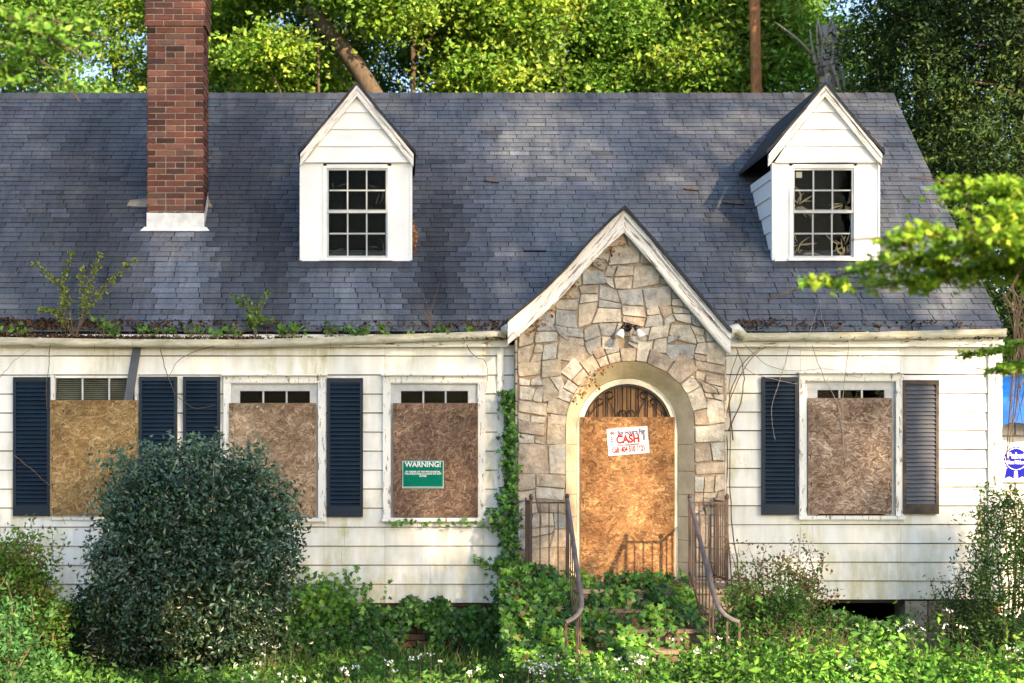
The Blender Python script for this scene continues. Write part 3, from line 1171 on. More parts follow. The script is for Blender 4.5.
def stones():
    mb = MB()
    SC_W = [(.56, .49, .40), (.60, .54, .45), (.50, .43, .34), (.62, .58, .51), (.44, .37, .30)]
    SC_G = [(.49, .48, .45), (.43, .43, .41), (.56, .54, .49), (.50, .46, .39), (.40, .41, .40)]

    def pick(x, z):
        up = np.clip((z - 2.9) / .8, 0, 1)
        c = SC_G if R.rand() < .10 + .6 * up else SC_W
        return tuple(np.array(c[R.randint(5)]) * R.uniform(.86, 1.10))
    ro = ar + .235
    # voussoirs
    ang = 0.0
    A = [0]
    while A[-1] < math.pi:
        A.append(A[-1] + R.uniform(.13, .36))
    A = [a * math.pi / A[-1] for a in A]
    for a, b in zip(A[:-1], A[1:]):
        r1 = ro + R.uniform(-.085, .055)
        p = [(acx + ar * math.cos(a), acz + ar * math.sin(a)), (acx + r1 * math.cos(a), acz + r1 * math.sin(a)), (acx + r1 * math.cos(b), acz + r1 * math.sin(b)), (acx + ar * math.cos(b), acz + ar * math.sin(b))]
        if r1 - ar > .2 and R.rand() < .35:
            rm = ar + .11
            q1 = [(acx + ar * math.cos(a), acz + ar * math.sin(a)), (acx + rm * math.cos(a), acz + rm * math.sin(a)), (acx + rm * math.cos(b), acz + rm * math.sin(b)), p[3]]
            q2 = [q1[1], p[1], p[2], q1[2]]
            stone(mb, q1, .005, pick(0, 2.8), .028)
            stone(mb, q2, .005, pick(0, 2.8), .028)
        else:
            stone(mb, p, .005, pick(0, 2.8), .028)
    # field: random ashlar rubble, split again and again along slightly tilted joints
    cells = []

    def split(poly, depth=0):
        xs_, zs_ = [p[0] for p in poly], [p[1] for p in poly]
        w_, h_ = max(xs_) - min(xs_), max(zs_) - min(zs_)
        cxm, czm = (max(xs_) + min(xs_)) / 2, (max(zs_) + min(zs_)) / 2
        big = czm > 3.0
        tgt = R.choice([.018, .035, .055, .085] if big else [.022, .036, .06, .085])
        if depth > 11 or w_ * h_ < .008 or (w_ * h_ < tgt * 1.5 and w_ < h_ * 2.6 and h_ < w_ * 1.6):
            cells.append(poly)
            return
        vert_cut = (w_ / h_) > R.uniform(1.0, 1.7)
        tl = R.normal() * (.13 if czm > 2.75 else .05)
        f = R.uniform(.34, .66)
        if vert_cut:
            nx, nz = math.cos(tl), math.sin(tl)
            q = (min(xs_) + w_ * f, czm)
        else:
            nx, nz = math.sin(tl * .7), math.cos(tl * .7)
            q = (cxm, min(zs_) + h_ * f)
        d = nx * q[0] + nz * q[1]
        for p in (clip(poly, nx, nz, d), clip(poly, -nx, -nz, -d)):
            if len(p) > 2:
                split(p, depth + 1)
    zr_ = ZB - .02
    while zr_ < 5.1:
        hh_ = R.uniform(.32, .55)
        split([(gx0, zr_), (gx1, zr_), (gx1, zr_ + hh_), (gx0, zr_ + hh_)])
        zr_ += hh_
    def warp(p):
        x, z = p
        g = min(max((z - 2.2) / .8, .55), 1.0)
        return (x + g * (.030 * math.sin(z * 9.3 + x * 4.1) + .016 * math.sin(z * 21 + x * 13)), z + g * (.034 * math.sin(x * 8.7 + z * 3.3 + 1) + .016 * math.sin(x * 23 + z * 11)))
    for cell in cells:
        dense = []
        for i_ in range(len(cell)):
            p_, q_ = cell[i_], cell[(i_ + 1) % len(cell)]
            dense += [p_]
        cell = [warp(p_) for p_ in dense]
        for nx_, nz_, d_ in ((-1, 0, -gx0), (1, 0, gx1), (0, -1, -(ZB - .02))):
            if len(cell) > 2:
                cell = clip(cell, nx_, nz_, d_)
        if len(cell) < 3:
            continue
        cx, cz = np.mean([p[0] for p in cell]), np.mean([p[1] for p in cell])
        # under the rakes
        for xa in np.linspace(gx0, gx1, 13):
            if abs(xa - cx) < .35:
                xb = xa + (.02 if xa < gxa else -.02)
                za, zb_ = wall_top(xa), wall_top(xb)
                sl = (zb_ - za) / (xb - xa)
                L = math.hypot(sl, 1)
                cell = clip(cell, -sl / L, 1 / L, (-sl * xa + za) / L)
                if len(cell) < 3:
                    break
        if len(cell) < 3:
            continue
        # away from the arch
        dx, dz = cx - acx, cz - acz
        if cz > acz:
            D = math.hypot(dx, dz)
            if D < ro - .09:
                continue
            for da in (-.16, 0, .16):
                t = math.atan2(dz, dx) + da
                n_ = (math.cos(t), math.sin(t))
                q = (acx + n_[0] * (ro - .10), acz + n_[1] * (ro - .10))
                if len(cell) > 2:
                    cell = clip(cell, -n_[0], -n_[1], -(n_[0] * q[0] + n_[1] * q[1]) + .012)
        else:
            if abs(dx) < ar - .02:
                continue
            sg = 1 if dx > 0 else -1
            cell = clip(cell, -sg, 0, -sg * (acx + sg * ar))
        if len(cell) < 3:
            continue
        stone(mb, cell, R.uniform(.003, .0075), pick(cx, cz), R.uniform(.016, .030))
    # right return and left return of the porch as coursed stone
    for xs, sg in ((gx0, -1), (gx1, 1)):
        z = ZB
        while z < 3.55:
            h = R.uniform(.13, .26)
            c = pick(0, z)
            mb.box(min(xs, xs + sg * .02), max(xs, xs + sg * .02), GY + .018, -.03, z, min(z + h - .015, 3.56), c)
            z += h
    return mb.build('stonework', 'stone', gwall)


stones()
# splayed reveal
mb = MB()
n = 28
r0, r1 = ar, .560
cz1 = 2.525
path0 = [(acx - r0, ZB)] + [(acx - r0 * math.cos(math.pi * i / n), acz + r0 * math.sin(math.pi * i / n)) for i in range(n + 1)] + [(acx + r0, ZB)]
path1 = [(acx + .005 - r1, ZB)] + [(acx + .005 - r1 * math.cos(math.pi * i / n), cz1 + r1 * math.sin(math.pi * i / n)) for i in range(n + 1)] + [(acx + .005 + r1, ZB)]
yA, yB = GY + .0, -.055
for i in range(len(path0) - 1):
    a, b, c, d = path0[i], path0[i + 1], path1[i + 1], path1[i]
    mb.poly([(d[0], yB, d[1]), (c[0], yB, c[1]), (b[0], yA, b[1]), (a[0], yA, a[1])][::-1])
mb.mi = 1
z = ZB + .25
while z < 2.5:
    for sg in (-1, 1):
        xa, xb = acx + sg * (r0 - .001), acx + .005 + sg * (r1 + .001)
        pts = [(xa, yA + .0, z), (xb, yB - .0, z), (xb, yB - .0, z + .006), (xa, yA + .0, z + .006)]
        off = -sg * .0025
        pts = [(p[0] + off, p[1] - .0025, p[2]) for p in pts]
        mb.poly(pts)
    z += R.uniform(.24, .30)
mb.build('arch_reveal', ['reveal', 'gmortar'], gwall)
# rake boards and gable roof
for tp, sg in ((TL, -1), (TR, 1)):
    tp = [tuple(q) for q in resample(tp, 12)]
    mb = MB()
    t1 = [(x, z - .020) for x, z in tp]
    b1 = [(x, z - .275) for x, z in tp]
    mb.strip(t1, b1, -.40, -.335)
    t2 = [(x, z - .020) for x, z in tp]
    b2 = [(x, z - .105) for x, z in tp]
    mb.strip(t2, b2, -.425, -.401)
    b3 = [(x, z - .255) for x, z in tp]
    t3 = [(x, z - .225) for x, z in tp]
    mb.strip(t3, b3, -.412, -.401)
    mb.build('rake_board', 'rake_up' if sg < 0 else 'rake_down', gwall)
    mb = MB()
    for i in range(len(tp) - 1):
        (xa, za), (xb, zb_) = tp[i], tp[i + 1]
        c = tuple(np.array([.05, .05, .058]) * R.uniform(.8, 1.2))
        mb.prism([(xa, za - .032), (xb, zb_ - .032), (xb, zb_ + .010), (xa, za + .010)], -.47 + R.uniform(-.004, .004), 1.35, c)
    mb.build('gable_roof', 'roof', gwall)

# ------------------------------------------------------------------ door
mb = MB()
dr = .50
n = 24
arc = [(acx + .008 + dr * math.cos(math.pi * i / n), cz1 + dr * math.sin(math.pi * i / n)) for i in range(n + 1)]
mb.prism([(acx + .008 - dr, ZB), (acx + .008 + dr, ZB)] + arc, .02, .07)
door = mb.build('front_door', 'doorwood', house)
mb = MB()
for i in range(9):
    xx = acx + .008 - .42 + i * .105
    h = math.sqrt(max(dr ** 2 - (xx - acx) ** 2, .01)) - .02
    mb.box(xx - .003, xx + .003, .0165, .0195, ZB, cz1 + h)
mb.build('plank_groove', 'dark', door)
mb = MB()
for (ra, rb, y0, y1, key) in ((.556, .497, -.053, .02, 0),):
    o_ = [(acx + .006 - ra * math.cos(math.pi * i / n), cz1 + ra * math.sin(math.pi * i / n)) for i in range(n + 1)]
    i_ = [(acx + .006 - rb * math.cos(math.pi * i / n), cz1 + rb * math.sin(math.pi * i / n)) for i in range(n + 1)]
    mb.strip([(o_[0][0], ZB)] + o_ + [(o_[-1][0], ZB)], [(i_[0][0], ZB)] + i_ + [(i_[-1][0], ZB)], y0, y1)
mb.build('door_trim', 'ring', door)
mb = MB()
o_ = [(acx + .006 - .496 * math.cos(math.pi * i / n), cz1 + .496 * math.sin(math.pi * i / n)) for i in range(n + 1)]
i_ = [(acx + .006 - .474 * math.cos(math.pi * i / n), cz1 + .474 * math.sin(math.pi * i / n)) for i in range(n + 1)]
mb.strip(o_, i_, -.035, .015)
gy = -.02


def arcp(cx, cz, r, a0, a1, k=10):
    return [(cx + r * math.cos(a0 + (a1 - a0) * i / k), gy, cz + r * math.sin(a0 + (a1 - a0) * i / k)) for i in range(k + 1)]


zb0 = Z(418)
for xx in (-.42, -.33, -.23, -.13, -.045, .045, .13, .23, .33, .42):
    h = math.sqrt(.49 ** 2 - xx ** 2)
    mb.tube([(acx + xx, gy, zb0 - .1), (acx + xx, gy, cz1 + h - .01)], .0085, 5)
for sg in (-1, 1):
    mb.tube(arcp(acx + sg * .045, zb0 + .04, .045, 0, math.pi * 1.9 * sg), .0085, 5)
    mb.tube(arcp(acx + sg * .19, zb0 + .25, .040, 0, math.pi * 1.8 * sg), .0085, 5)
    mb.tube(arcp(acx + sg * .30, zb0 + .18, .036, 0, math.pi * 1.8 * sg), .0085, 5)
    mb.tube([(acx + sg * .23, gy, zb0 + .25), (acx + sg * .15, gy, zb0 + .1), (acx + sg * .12, gy, zb0)], .006, 5)
    mb.tube([(acx + sg * .40, gy, zb0 + .04), (acx + sg * .34, gy, zb0 + .12), (acx + sg * .33, gy, zb0 + .18)], .006, 5)
mb.build('fanlight_grille', 'blackmetal', door)


def osb(name, x0, x1, z0, z1, y, cols, parent, n=None, lab=None, ln=.10, warp=0.0, vert=.0, dens=1.0):
    """strand board: a sheet pressed from visible wood flakes"""
    mb = MB()
    c0 = tuple(np.mean(cols, axis=0) * .8)
    mb.box(x0, x1, y, y + .012, z0, z1, c0)
    A = (x1 - x0) * (z1 - z0)
    n = n or int(A * 2600 * dens)
    for i in range(n):
        L = .78 * ln * R.uniform(.5, 1.25)
        w = L * R.uniform(.12, .32)
        a = R.normal(vert, .75)
        cx, cz = R.uniform(x0 + .012, x1 - .012), R.uniform(z0 + .012, z1 - .012)
        dx, dz = math.cos(a), math.sin(a)
        yy = y - .0006 - .0022 * R.rand()
        tl = R.uniform(-.0016, .0016)
        pts = []
        for u, v_ in ((-.5, -.35), (-.15, -.5), (.5, -.3), (.42, .4), (-.1, .5), (-.46, .3)):
            px_ = cx + dx * L * u - dz * w * v_
            pz_ = cz + dz * L * u + dx * w * v_
            pts.append((min(max(px_, x0 + .001), x1 - .001), yy + tl * u * 2, min(max(pz_, z0 + .001), z1 - .001)))
        wst = 1 - .30 * max(0, math.sin(cz * 5.1 + math.sin(cx * 4.3) * 1.2)) * (1 if R.rand() < .8 else 0)
        c = np.array(cols[R.randint(len(cols))]) * R.uniform(.78, 1.22) * wst
        mb.poly(pts, tuple(np.clip(c, 0, .9)))
    for k in range(5):
        for xx_ in (x0 + .03, x1 - .03):
            zz_ = z0 + .05 + (z1 - z0 - .1) * k / 4 + R.uniform(-.02, .02)
            xq = xx_ + R.uniform(-.008, .008)
            mb.box(xq - .006, xq + .006, y - .006, y - .001, zz_ - .006, zz_ + .006, (.03, .025, .02))
            mb.poly([(xq - .004, y - .0045, zz_ - .05), (xq + .004, y - .0045, zz_ - .05), (xq + .006, y - .0045, zz_ - .006), (xq - .006, y - .0045, zz_ - .006)], tuple(np.array(c0) * .45))
    o = mb.build(name, 'osb', parent)
    if lab:
        tag(o, lab)
    return o


osb('board', X(579.5), X(673.5), ZB + .03, Z(417, -.07), -.075, [(.42, .22, .09), (.34, .165, .065), (.50, .30, .14), (.24, .115, .05)], door, lab='orange strand board nailed over the arched doorway', dens=1.0)

# ------------------------------------------------------------------ windows and shutters
WC = [[(.43, .28, .12), (.34, .21, .08), (.50, .36, .18), (.27, .17, .07)],
      [(.42, .30, .19), (.33, .22, .14), (.52, .39, .27), (.27, .18, .11)],
      [(.20, .125, .09), (.15, .09, .065), (.30, .19, .13), (.38, .25, .16)],
      [(.40, .29, .21), (.30, .20, .14), (.52, .40, .31), (.22, .14, .10)]]
WL = ['boarded window with three panes of blind above golden strand board', 'boarded window partly behind the holly, peeling head trim',
      'boarded window behind the green notice, dark brown strand board', 'boarded window of the right wing, grey brown strand board']
for wi, w in enumerate(WIN):
    a, b, c, d = w['o']
    x0, x1, z1, z0 = X(a), X(b), Z(c), Z(d)
    mb = MB()
    e = .0
    if w['tr']:
        cw = .085
        mb.box(x0, x0 + cw, -.062, .10, z0 + .03, z1 - .085)
        mb.box(x1 - cw, x1, -.062, .10, z0 + .03, z1 - .085)
        mb.box(x0 + .001, x1 - .001, -.060, .10, z1 - .0845, z1)
        mb.box(x0 - .02, x1 + .02, -.115, .012, z1 + .001, z1 + .016)       # drip cap
        mb.box(x0 + .02, x1 - .02, -.068, -.0605, z1 - .075, z1 - .055)
        mb.box(x0 - .01, x1 + .01, -.095, .10, z0 - .012, z0 + .029)         # sill
        gx0_, gx1_ = x0 + cw + .001, x1 - cw - .001
    else:
        mb.box(x0 - .005, x0 + .05, -.04, .10, z0, z1 + .01)
        mb.box(x1 - .03, x1 + .005, -.04, .10, z0, z1 + .01)
        mb.box(x0 - .005, x1 + .005, -.05, .10, z0 - .03, z0 - .001)
        gx0_, gx1_ = x0 + .051, x1 - .031
    ga, gb, gc, gd = w['gl']
    zt_ = Z(gc) + .0
    fr = tag(mb.build('window', 'trimv', house), WL[wi])
    mb = MB()
    zt2 = z1 - .086 if w['tr'] else z1 + .005
    if w['tr']:
        mb.box(gx0_, gx1_, -.02, .03, zt_, zt2 - .001)
    mb.box(gx0_, X(ga), -.019, .03, z0 + .03, zt_ - .001)
    mb.box(X(gb), gx1_, -.019, .03, z0 + .03, zt_ - .001)
    for k in (1, 2):
        xx = X(ga) + (X(gb) - X(ga)) * k / 3
        mb.box(xx - .009, xx + .009, -.012, .02, z0 + .05, zt_ - .002)
    mb.build('sash', 'sash', fr)
    mb = MB()
    mb.box(X(ga) + .001, X(gb) - .001, .004, .008, z0 + .05, zt_ - .002)
    mb.build('window_pane', 'glass', fr)
    mb = MB()
    mb.box(x0 + .02, x1 - .02, .125, .13, z0, z1 - .02)  # added black sheet painting the dark room behind the panes
    mb.build('dark_sheet', 'dark_sheet', fr)
    if wi == 0:
        mb = MB()
        z = z0 + .06
        while z < zt_ - .01:
            yy = .035 if wi == 0 else .07
            mb.poly([(X(ga) + .005, yy, z), (X(gb) - .005, yy, z), (X(gb) - .005, yy + .018, z + .015), (X(ga) + .005, yy + .018, z + .015)])
            z += .022
        mb.build('blind', 'blind' if wi == 0 else 'dark', fr)
    a, b, c, d = w['board']
    YB = -.082
    osb('board', X(a, YB), X(b, YB), Z(d, YB), Z(c, YB), YB, WC[wi], fr, ln=[.10, .13, .085, .105][wi], vert=[.3, 0, .5, -.2][wi])
    if w['tr']:
        mb = MB()
        mb.box(X(a + 6), X(b - 10), -.094, -.067, Z(d + .8), Z(d + 2.2))
        mb.build('rotted_stop', 'doorwood', fr)


def shutter(a, b, c, d, mat='shutter', edge='shutter', lab=None):
    x0, x1, z1, z0 = X(a, -.07), X(b, -.07), Z(c, -.07), Z(d, -.07)
    y0, y1 = -.075, -.032
    st = .035
    mb = MB()
    mb.box(x0, x0 + st, y0, y1, z0, z1)
    mb.box(x1 - st, x1, y0, y1, z0, z1)
    mb.box(x0 + st + .0005, x1 - st - .0005, y0 + .001, y1, z1 - .05, z1 - .0005)
    mb.box(x0 + st + .0005, x1 - st - .0005, y0 + .001, y1, z0 + .0005, z0 + .11)
    o = mb.build('shutter', edge, house)
    mb = MB()
    z = z0 + .115
    while z < z1 - .07:
        dz = R.uniform(-.001, .001)
        yy0, yy1 = y0 + .006, y1 - .01
        v = len(mb.v)
        xa, xb = x0 + st + .001, x1 - st - .001
        mb.v += [(xa, yy0, z + dz), (xb, yy0, z + dz), (xb, yy1, z + .040), (xa, yy1, z + .040), (xa, yy0, z - .008 + dz), (xb, yy0, z - .008 + dz), (xb, yy1, z + .032), (xa, yy1, z + .032)]
        for q in ((0, 1, 2, 3), (4, 5, 1, 0), (4, 7, 6, 5)):
            mb.face([v + i for i in q])
        z += .047
    mb.box(x0 + st + .001, x1 - st - .001, y1 - .008, y1 - .004, z0 + .111, z1 - .051)
    mb.build('louvre_panel', mat, o)
    if lab:
        tag(o, lab)


shutter(13, 50, 377, 516, lab='dark navy shutter at the far left of the facade')
shutter(139, 177, 376.5, 517, lab='dark navy shutter, its foot hidden by the holly')
shutter(183, 220, 376.5, 517, lab='dark navy shutter hidden below by the holly')
shutter(327, 363, 378, 517, lab='navy shutter beside the peeling window')
shutter(762, 798, 377, 515, lab='navy shutter next to the stone gable')
shutter(903, 939, 380, 514, 'shutter_grey', 'shutter_edge', lab='faded grey shutter with a weathered brown frame')
# ------------------------------------------------------------------ steps and landing
stp = MB()
lx0, lx1 = 1.25, 3.56
stp.box(lx0, lx1, -1.06, -.302, -.05, ZB - .0 + .0, (.36, .30, .23))
stp.box(lx0 - .02, lx1 + .02, -1.09, -.303, ZB + .001, ZB + .045, (.42, .33, .24))
for i in range(1, 5):
    zt_ = ZB + .045 - i * .17
    stp.box(1.62, 3.16, -1.09 - i * .29, -1.09 - (i - 1) * .29 - .001, -.05, zt_ - .04, (.14, .10, .075))
    stp.box(1.62, 3.16, -1.12 - i * .29, -1.09 - (i - 1) * .29 - .002, zt_ - .039, zt_, (.24, .18, .13))
tag(stp.build('front_steps', 'stone'), 'stone front steps up to the arched door, nearly buried in ivy', 'steps')


def railing(x_out, x_in, x_curl, lab):
    sg = -1 if x_out < x_in else 1
    yr = -1.0
    zt_ = 1.745
    zl = ZB + .046
    root = tag(empty('iron_railing', (x_in, yr, zl)), lab, 'railing', 'rusted iron railings of the front steps')

    def mk(name, mat, fn):
        m_ = MB()
        fn(m_)
        m_.build(name, mat, root)
    for x in (x_out, x_in):
        def post(m_, x=x):
            m_.tube([(x, yr, zl), (x, yr, zt_ + .03)], .017, 4)
            m_.ball((x, yr, zt_ + .06), .024, sc=(1, 1, 1.5), seg=8, rings=5)
        mk('post', 'iron', post)
    mk('post', 'iron', lambda m_: m_.tube([(x_out, -.36, zl), (x_out, -.36, zt_ + .03)], .014, 4))
    mk('top_rail', 'iron', lambda m_: m_.tube([(x_out, yr, zt_), (x_in, yr, zt_)], .013, 4))
    mk('top_rail', 'iron', lambda m_: m_.tube([(x_out, yr, zt_), (x_out, -.34, zt_)], .013, 4))
    mk('bottom_rail', 'iron', lambda m_: m_.tube([(x_out, yr, zl + .09), (x_in, yr, zl + .09)], .011, 4))
    mk('bottom_rail', 'iron', lambda m_: m_.tube([(x_out, yr, zl + .09), (x_out, -.34, zl + .09)], .011, 4))
    for k in (1, 2, 3):
        x = x_out + (x_in - x_out) * k / 4
        mk('baluster', 'iron', lambda m_: m_.tube([(x, yr, zl + .09), (x, yr, zt_)], .008, 4))
    for k in range(1, 6):
        y = yr + .64 * k / 6
        mk('baluster', 'iron', lambda m_: m_.tube([(x_out, y, zl + .09), (x_out, y, zt_)], .008, 4))
    # sloping handrail ending in a sideways curl
    P = [(x_in, yr - .01, zt_ + .03), (x_in, yr - .25, zt_ - .14), (x_in, yr - .7, zt_ - .47), (x_in, yr - 1.15, zt_ - .79), (x_in, yr - 1.38, zt_ - .93),
         (x_in - (x_in - x_curl) * .25, yr - 1.46, zt_ - 1.02), (x_in - (x_in - x_curl) * .65, yr - 1.48, zt_ - 1.06), (x_curl, yr - 1.48, zt_ - 1.075)]
    P = smooth_path(P, 26)
    mk('handrail', 'handrail', lambda m_: m_.tube([tuple(p) for p in P], .024, 8))
    mk('lower_rail', 'iron', lambda m_: m_.tube([(x_in, yr, zt_ - .72), (x_in, yr - 1.36, zt_ - 1.62)], .010, 4))
    for k in range(1, 8):
        y = yr - .17 * k
        z1 = zt_ + .03 - .70 * (yr - y)
        z0_ = zt_ - .72 - .66 * (yr - y)
        mk('baluster', 'iron', lambda m_: m_.tube([(x_in, y, z0_), (x_in, y, z1)], .008, 4))
    mk('post', 'iron', lambda m_: m_.tube([(x_curl, yr - 1.48, -.02), (x_curl, yr - 1.48, zt_ - 1.08)], .016, 4))
    mk('post', 'iron', lambda m_: m_.tube([(x_curl + (x_in - x_curl) * .6, yr - 1.47, -.02), (x_curl + (x_in - x_curl) * .6, yr - 1.47, zt_ - 1.07)], .014, 4))


railing(1.37, 1.747, 1.575, 'rusted iron railing beside the ivy column, between corner post and doorway')
railing(3.42, 3.03, 3.22, 'rusted iron railing beside the bare vine, its handrail curling outward')

# ------------------------------------------------------------------ signs and lamp
def text(body, size, x, y, z, mat, parent, rot=0.0, bold=.0, width=None, name='lettering', sx=1.0):
    cu = bpy.data.curves.new(name, 'FONT')
    cu.body = body
    cu.size = size
    cu.align_x = 'CENTER'
    cu.align_y = 'CENTER'
    cu.extrude = .0008
    cu.offset = bold
    cu.materials.append(M[mat])
    o = bpy.data.objects.new(name, cu)
    COL.objects.link(o)
    o.rotation_euler = (math.pi / 2, 0, 0)
    o.location = (x, y, z)
    o.scale = (sx, 1, 1)
    bpy.context.view_layer.update()
    me = bpy.data.meshes.new_from_object(o.evaluated_get(bpy.context.evaluated_depsgraph_get()))
    me.materials.clear()
    me.materials.append(M[mat])
    m = bpy.data.objects.new('lettering', me)
    COL.objects.link(m)
    m.rotation_euler, m.location, m.scale = o.rotation_euler, o.location, o.scale
    bpy.data.objects.remove(o)
    m.parent = parent
    return m


# green warning notice
yy = -.094
gs = tag(empty('warning_sign', (X(423, yy), yy, Z(474.5, yy))), 'green warning notice with white border nailed to dark strand board', 'sign')
hw, hh = 21 / 90.5, 14.2 / 90.5
mb = MB()
mb.box(X(423, yy) - hw, X(423, yy) + hw, yy, yy + .004, Z(474.5, yy) - hh, Z(474.5, yy) + hh)
mb.build('sign_panel', 'green', gs)
mb = MB()
cx_, cz_ = X(423, yy), Z(474.5, yy)
for (a, b, c, d) in ((-hw + .006, hw - .006, hh - .012, hh - .007), (-hw + .006, hw - .006, -hh + .007, -hh + .012), (-hw + .006, -hw + .011, -hh + .0125, hh - .0125), (hw - .011, hw - .006, -hh + .0125, hh - .0125),
                     (-hw + .016, hw - .016, -hh + .020, -hh + .023)):
    mb.box(cx_ + a, cx_ + b, yy - .002, yy - .0005, cz_ + c, cz_ + d)
mb.build('sign_border', 'white', gs)
text('WARNING!', .082, 0, -.002, hh - .048, 'white', gs, bold=.0020, sx=.95)
text('BY ORDER OF THE FIRE MARSHAL', .026, 0, -.002, .030, 'white', gs, bold=.0008, sx=.98)
text('THIS STRUCTURE IS UNSAFE DO NOT', .026, 0, -.002, .006, 'white', gs, bold=.0008, sx=.93)
text('ENTER', .026, 0, -.002, -.018, 'white', gs, bold=.0008)
# cash sign on the door
yy = -.087
cs = empty('house_buyer_sign', (X(628, yy), yy, Z(441, yy)))
tag(cs, 'white cash-for-houses sign with red letters tilted on the orange door board', 'sign')
hw, hh = 20.5 / 90.5, 13.5 / 90.5
mb = MB()
mb.box(X(628, yy) - hw, X(628, yy) + hw, yy, yy + .006, Z(441, yy) - hh, Z(441, yy) + hh)
mb.build('sign_panel', 'paper', cs)
text('We Buy Houses For', .082, 0, -.002, .093, 'violet', cs, bold=.0026, sx=.57)
text('CASH', .118, 0, -.002, .018, 'red', cs, bold=.0050, sx=.86)
text('Any Situation', .036, 0, -.002, -.040, 'violet', cs, bold=.0006, sx=1.25)
text('Call: 404 510 6621', .086, 0, -.002, -.092, 'red', cs, bold=.0028, sx=.56)
mb = MB()
for sg in (-1, 1):
    for k in range(3):
        mb.box(cs.location.x + sg * .178 - .011, cs.location.x + sg * .178 + .011, yy - .002, yy - .0005, cs.location.z + .002 + k * .022, cs.location.z + .015 + k * .022)
mb.build('sign_mark', 'violet', cs)
cs.rotation_euler = (0, math.radians(-4.5), 0)

# flood lamp over the arch
ly = GY - .035
lp = tag(empty('flood_lamp', (X(627, ly), ly, Z(328, ly))), 'twin-bulb flood lamp on the stones above the arch', 'lamp')
mb = MB()
cx_, cz_ = X(627.5, ly), Z(327, ly)
mb.tube([(cx_, ly + .03, cz_), (cx_, ly - .03, cz_)], [.055, .045], 12)
mb.tube([(cx_, ly - .02, cz_), (cx_ - .02, ly - .06, cz_ + .03), (cx_ - .05, ly - .09, cz_ + .01)], .014, 8)
mb.tube([(cx_, ly - .02, cz_), (cx_ + .02, ly - .06, cz_ + .02), (cx_ + .06, ly - .08, cz_)], .014, 8)
mb.build('lamp_base', 'blackmetal', lp, True)
for dx, c, ln in ((-.05, 'bulb', 1), (.07, 'conc', .9)):
    mb = MB()
    bx, bz = cx_ + dx, cz_ + .005
    sg = -1 if dx < 0 else 1
    mb.tube([(bx, ly - .09, bz), (bx + sg * .025, ly - .11, bz - .045)], [.026, .03], 10)
    mb.build('lamp_socket', 'blackmetal', lp, True)
    mb = MB()
    mb.tube([(bx + sg * .022, ly - .11, bz - .04), (bx + sg * .045, ly - .13, bz - .085), (bx + sg * .062, ly - .145, bz - .12), (bx + sg * .066, ly - .148, bz - .128)], [.022, .038, .052, .03], 12)
    mb.build('bulb', 'bulb', lp, True)


# ------------------------------------------------------------------ neighbour building, tarp, beer sign (seen past the right corner)
nb = MB()
YN = 4.0
nx0 = X(1001, YN)
nb.box(nx0, nx0 + 5, YN + .03, YN + 3, 0, Z(400, YN), (.6, .6, .6))
no = tag(nb.build('outbuilding', 'mortar'), 'whitewashed brick outbuilding behind the right corner of the house', 'building')
mb = MB()
brickwork(mb, nx0, nx0 + 5, YN, 0, Z(410, YN), .42, .19, [(.7, .7, .7)], .04, .05, gap=.03)
mb.build('brick_wall', 'wbrick', no)
mb = MB()
mb.box(nx0 - .05, nx0 - .002, YN - .03, YN + .1, 0, Z(430, YN))
mb.build('corner_post', 'doorwood', no)
mb = MB()
NX, NZ = 30, 10
b = 0
for j in range(NZ + 1):
    for i in range(NX + 1):
        u, v_ = i / NX, j / NZ
        x = nx0 - .15 + u * 5
        z = Z(426, YN) + (Z(396, YN) - Z(426, YN)) * v_ + .05 * math.sin(u * 38) * (1 - v_)
        y = YN - .12 - .25 * (1 - v_) + .04 * math.sin(u * 60 + v_ * 4)
        mb.v.append((x, y, z))
for j in range(NZ):
    for i in range(NX):
        a = j * (NX + 1) + i
        mb.face([a, a + 1, a + NX + 2, a + NX + 1])
b = len(mb.v)
for i in range(NX + 1):
    mb.v.append((nx0 - .15 + i / NX * 5, YN + 2.6, Z(396, YN) + .4))
for i in range(NX):
    mb.face([NZ * (NX + 1) + i, NZ * (NX + 1) + i + 1, b + i + 1, b + i])
tag(mb.build('blue_tarp', 'tarp', smooth=True), 'bright blue tarp draped over the whitewashed outbuilding', 'tarp')
ys = YN - .06
ps = tag(empty('beer_sign', (X(1016, ys), ys, Z(459, ys))), 'blue and white ribbon beer sign on whitewashed brick', 'sign')
sx_, sz_ = X(1016, ys), Z(459, ys)
mb = MB()
mb.box(sx_ - .235, sx_ + .235, ys, ys + .02, Z(482, ys), Z(444, ys))
mb.build('sign_panel', 'paper', ps)
mb = MB()
cr = [(sx_ + .165 * (1 + .035 * math.cos(18 * t)) * math.cos(t), sz_ + .165 * (1 + .035 * math.cos(18 * t)) * math.sin(t)) for t in np.linspace(0, 2 * math.pi, 90)[:-1]]
mb.prism(cr, ys - .006, ys - .001)
for sg in (-1, 1):
    mb.prism([(sx_ + sg * .02, sz_ - .14), (sx_ + sg * .13, sz_ - .12), (sx_ + sg * .16, sz_ - .27), (sx_ + sg * .09, sz_ - .24), (sx_ + sg * .03, sz_ - .27)][::sg], ys - .0045, ys - .0012)
mb.build('ribbon_emblem', 'blue', ps)
mb = MB()
for ra, rb in ((.150, .143),):
    t_ = np.linspace(0, 2 * math.pi, 41)
    mb.strip([(sx_ + ra * math.cos(t), sz_ + ra * math.sin(t)) for t in t_], [(sx_ + rb * math.cos(t), sz_ + rb * math.sin(t)) for t in t_], ys - .0085, ys - .0065)
mb.build('emblem_ring', 'white', ps)
text('Pabst', .115, 0, -.009, .045, 'white', ps, bold=.002)
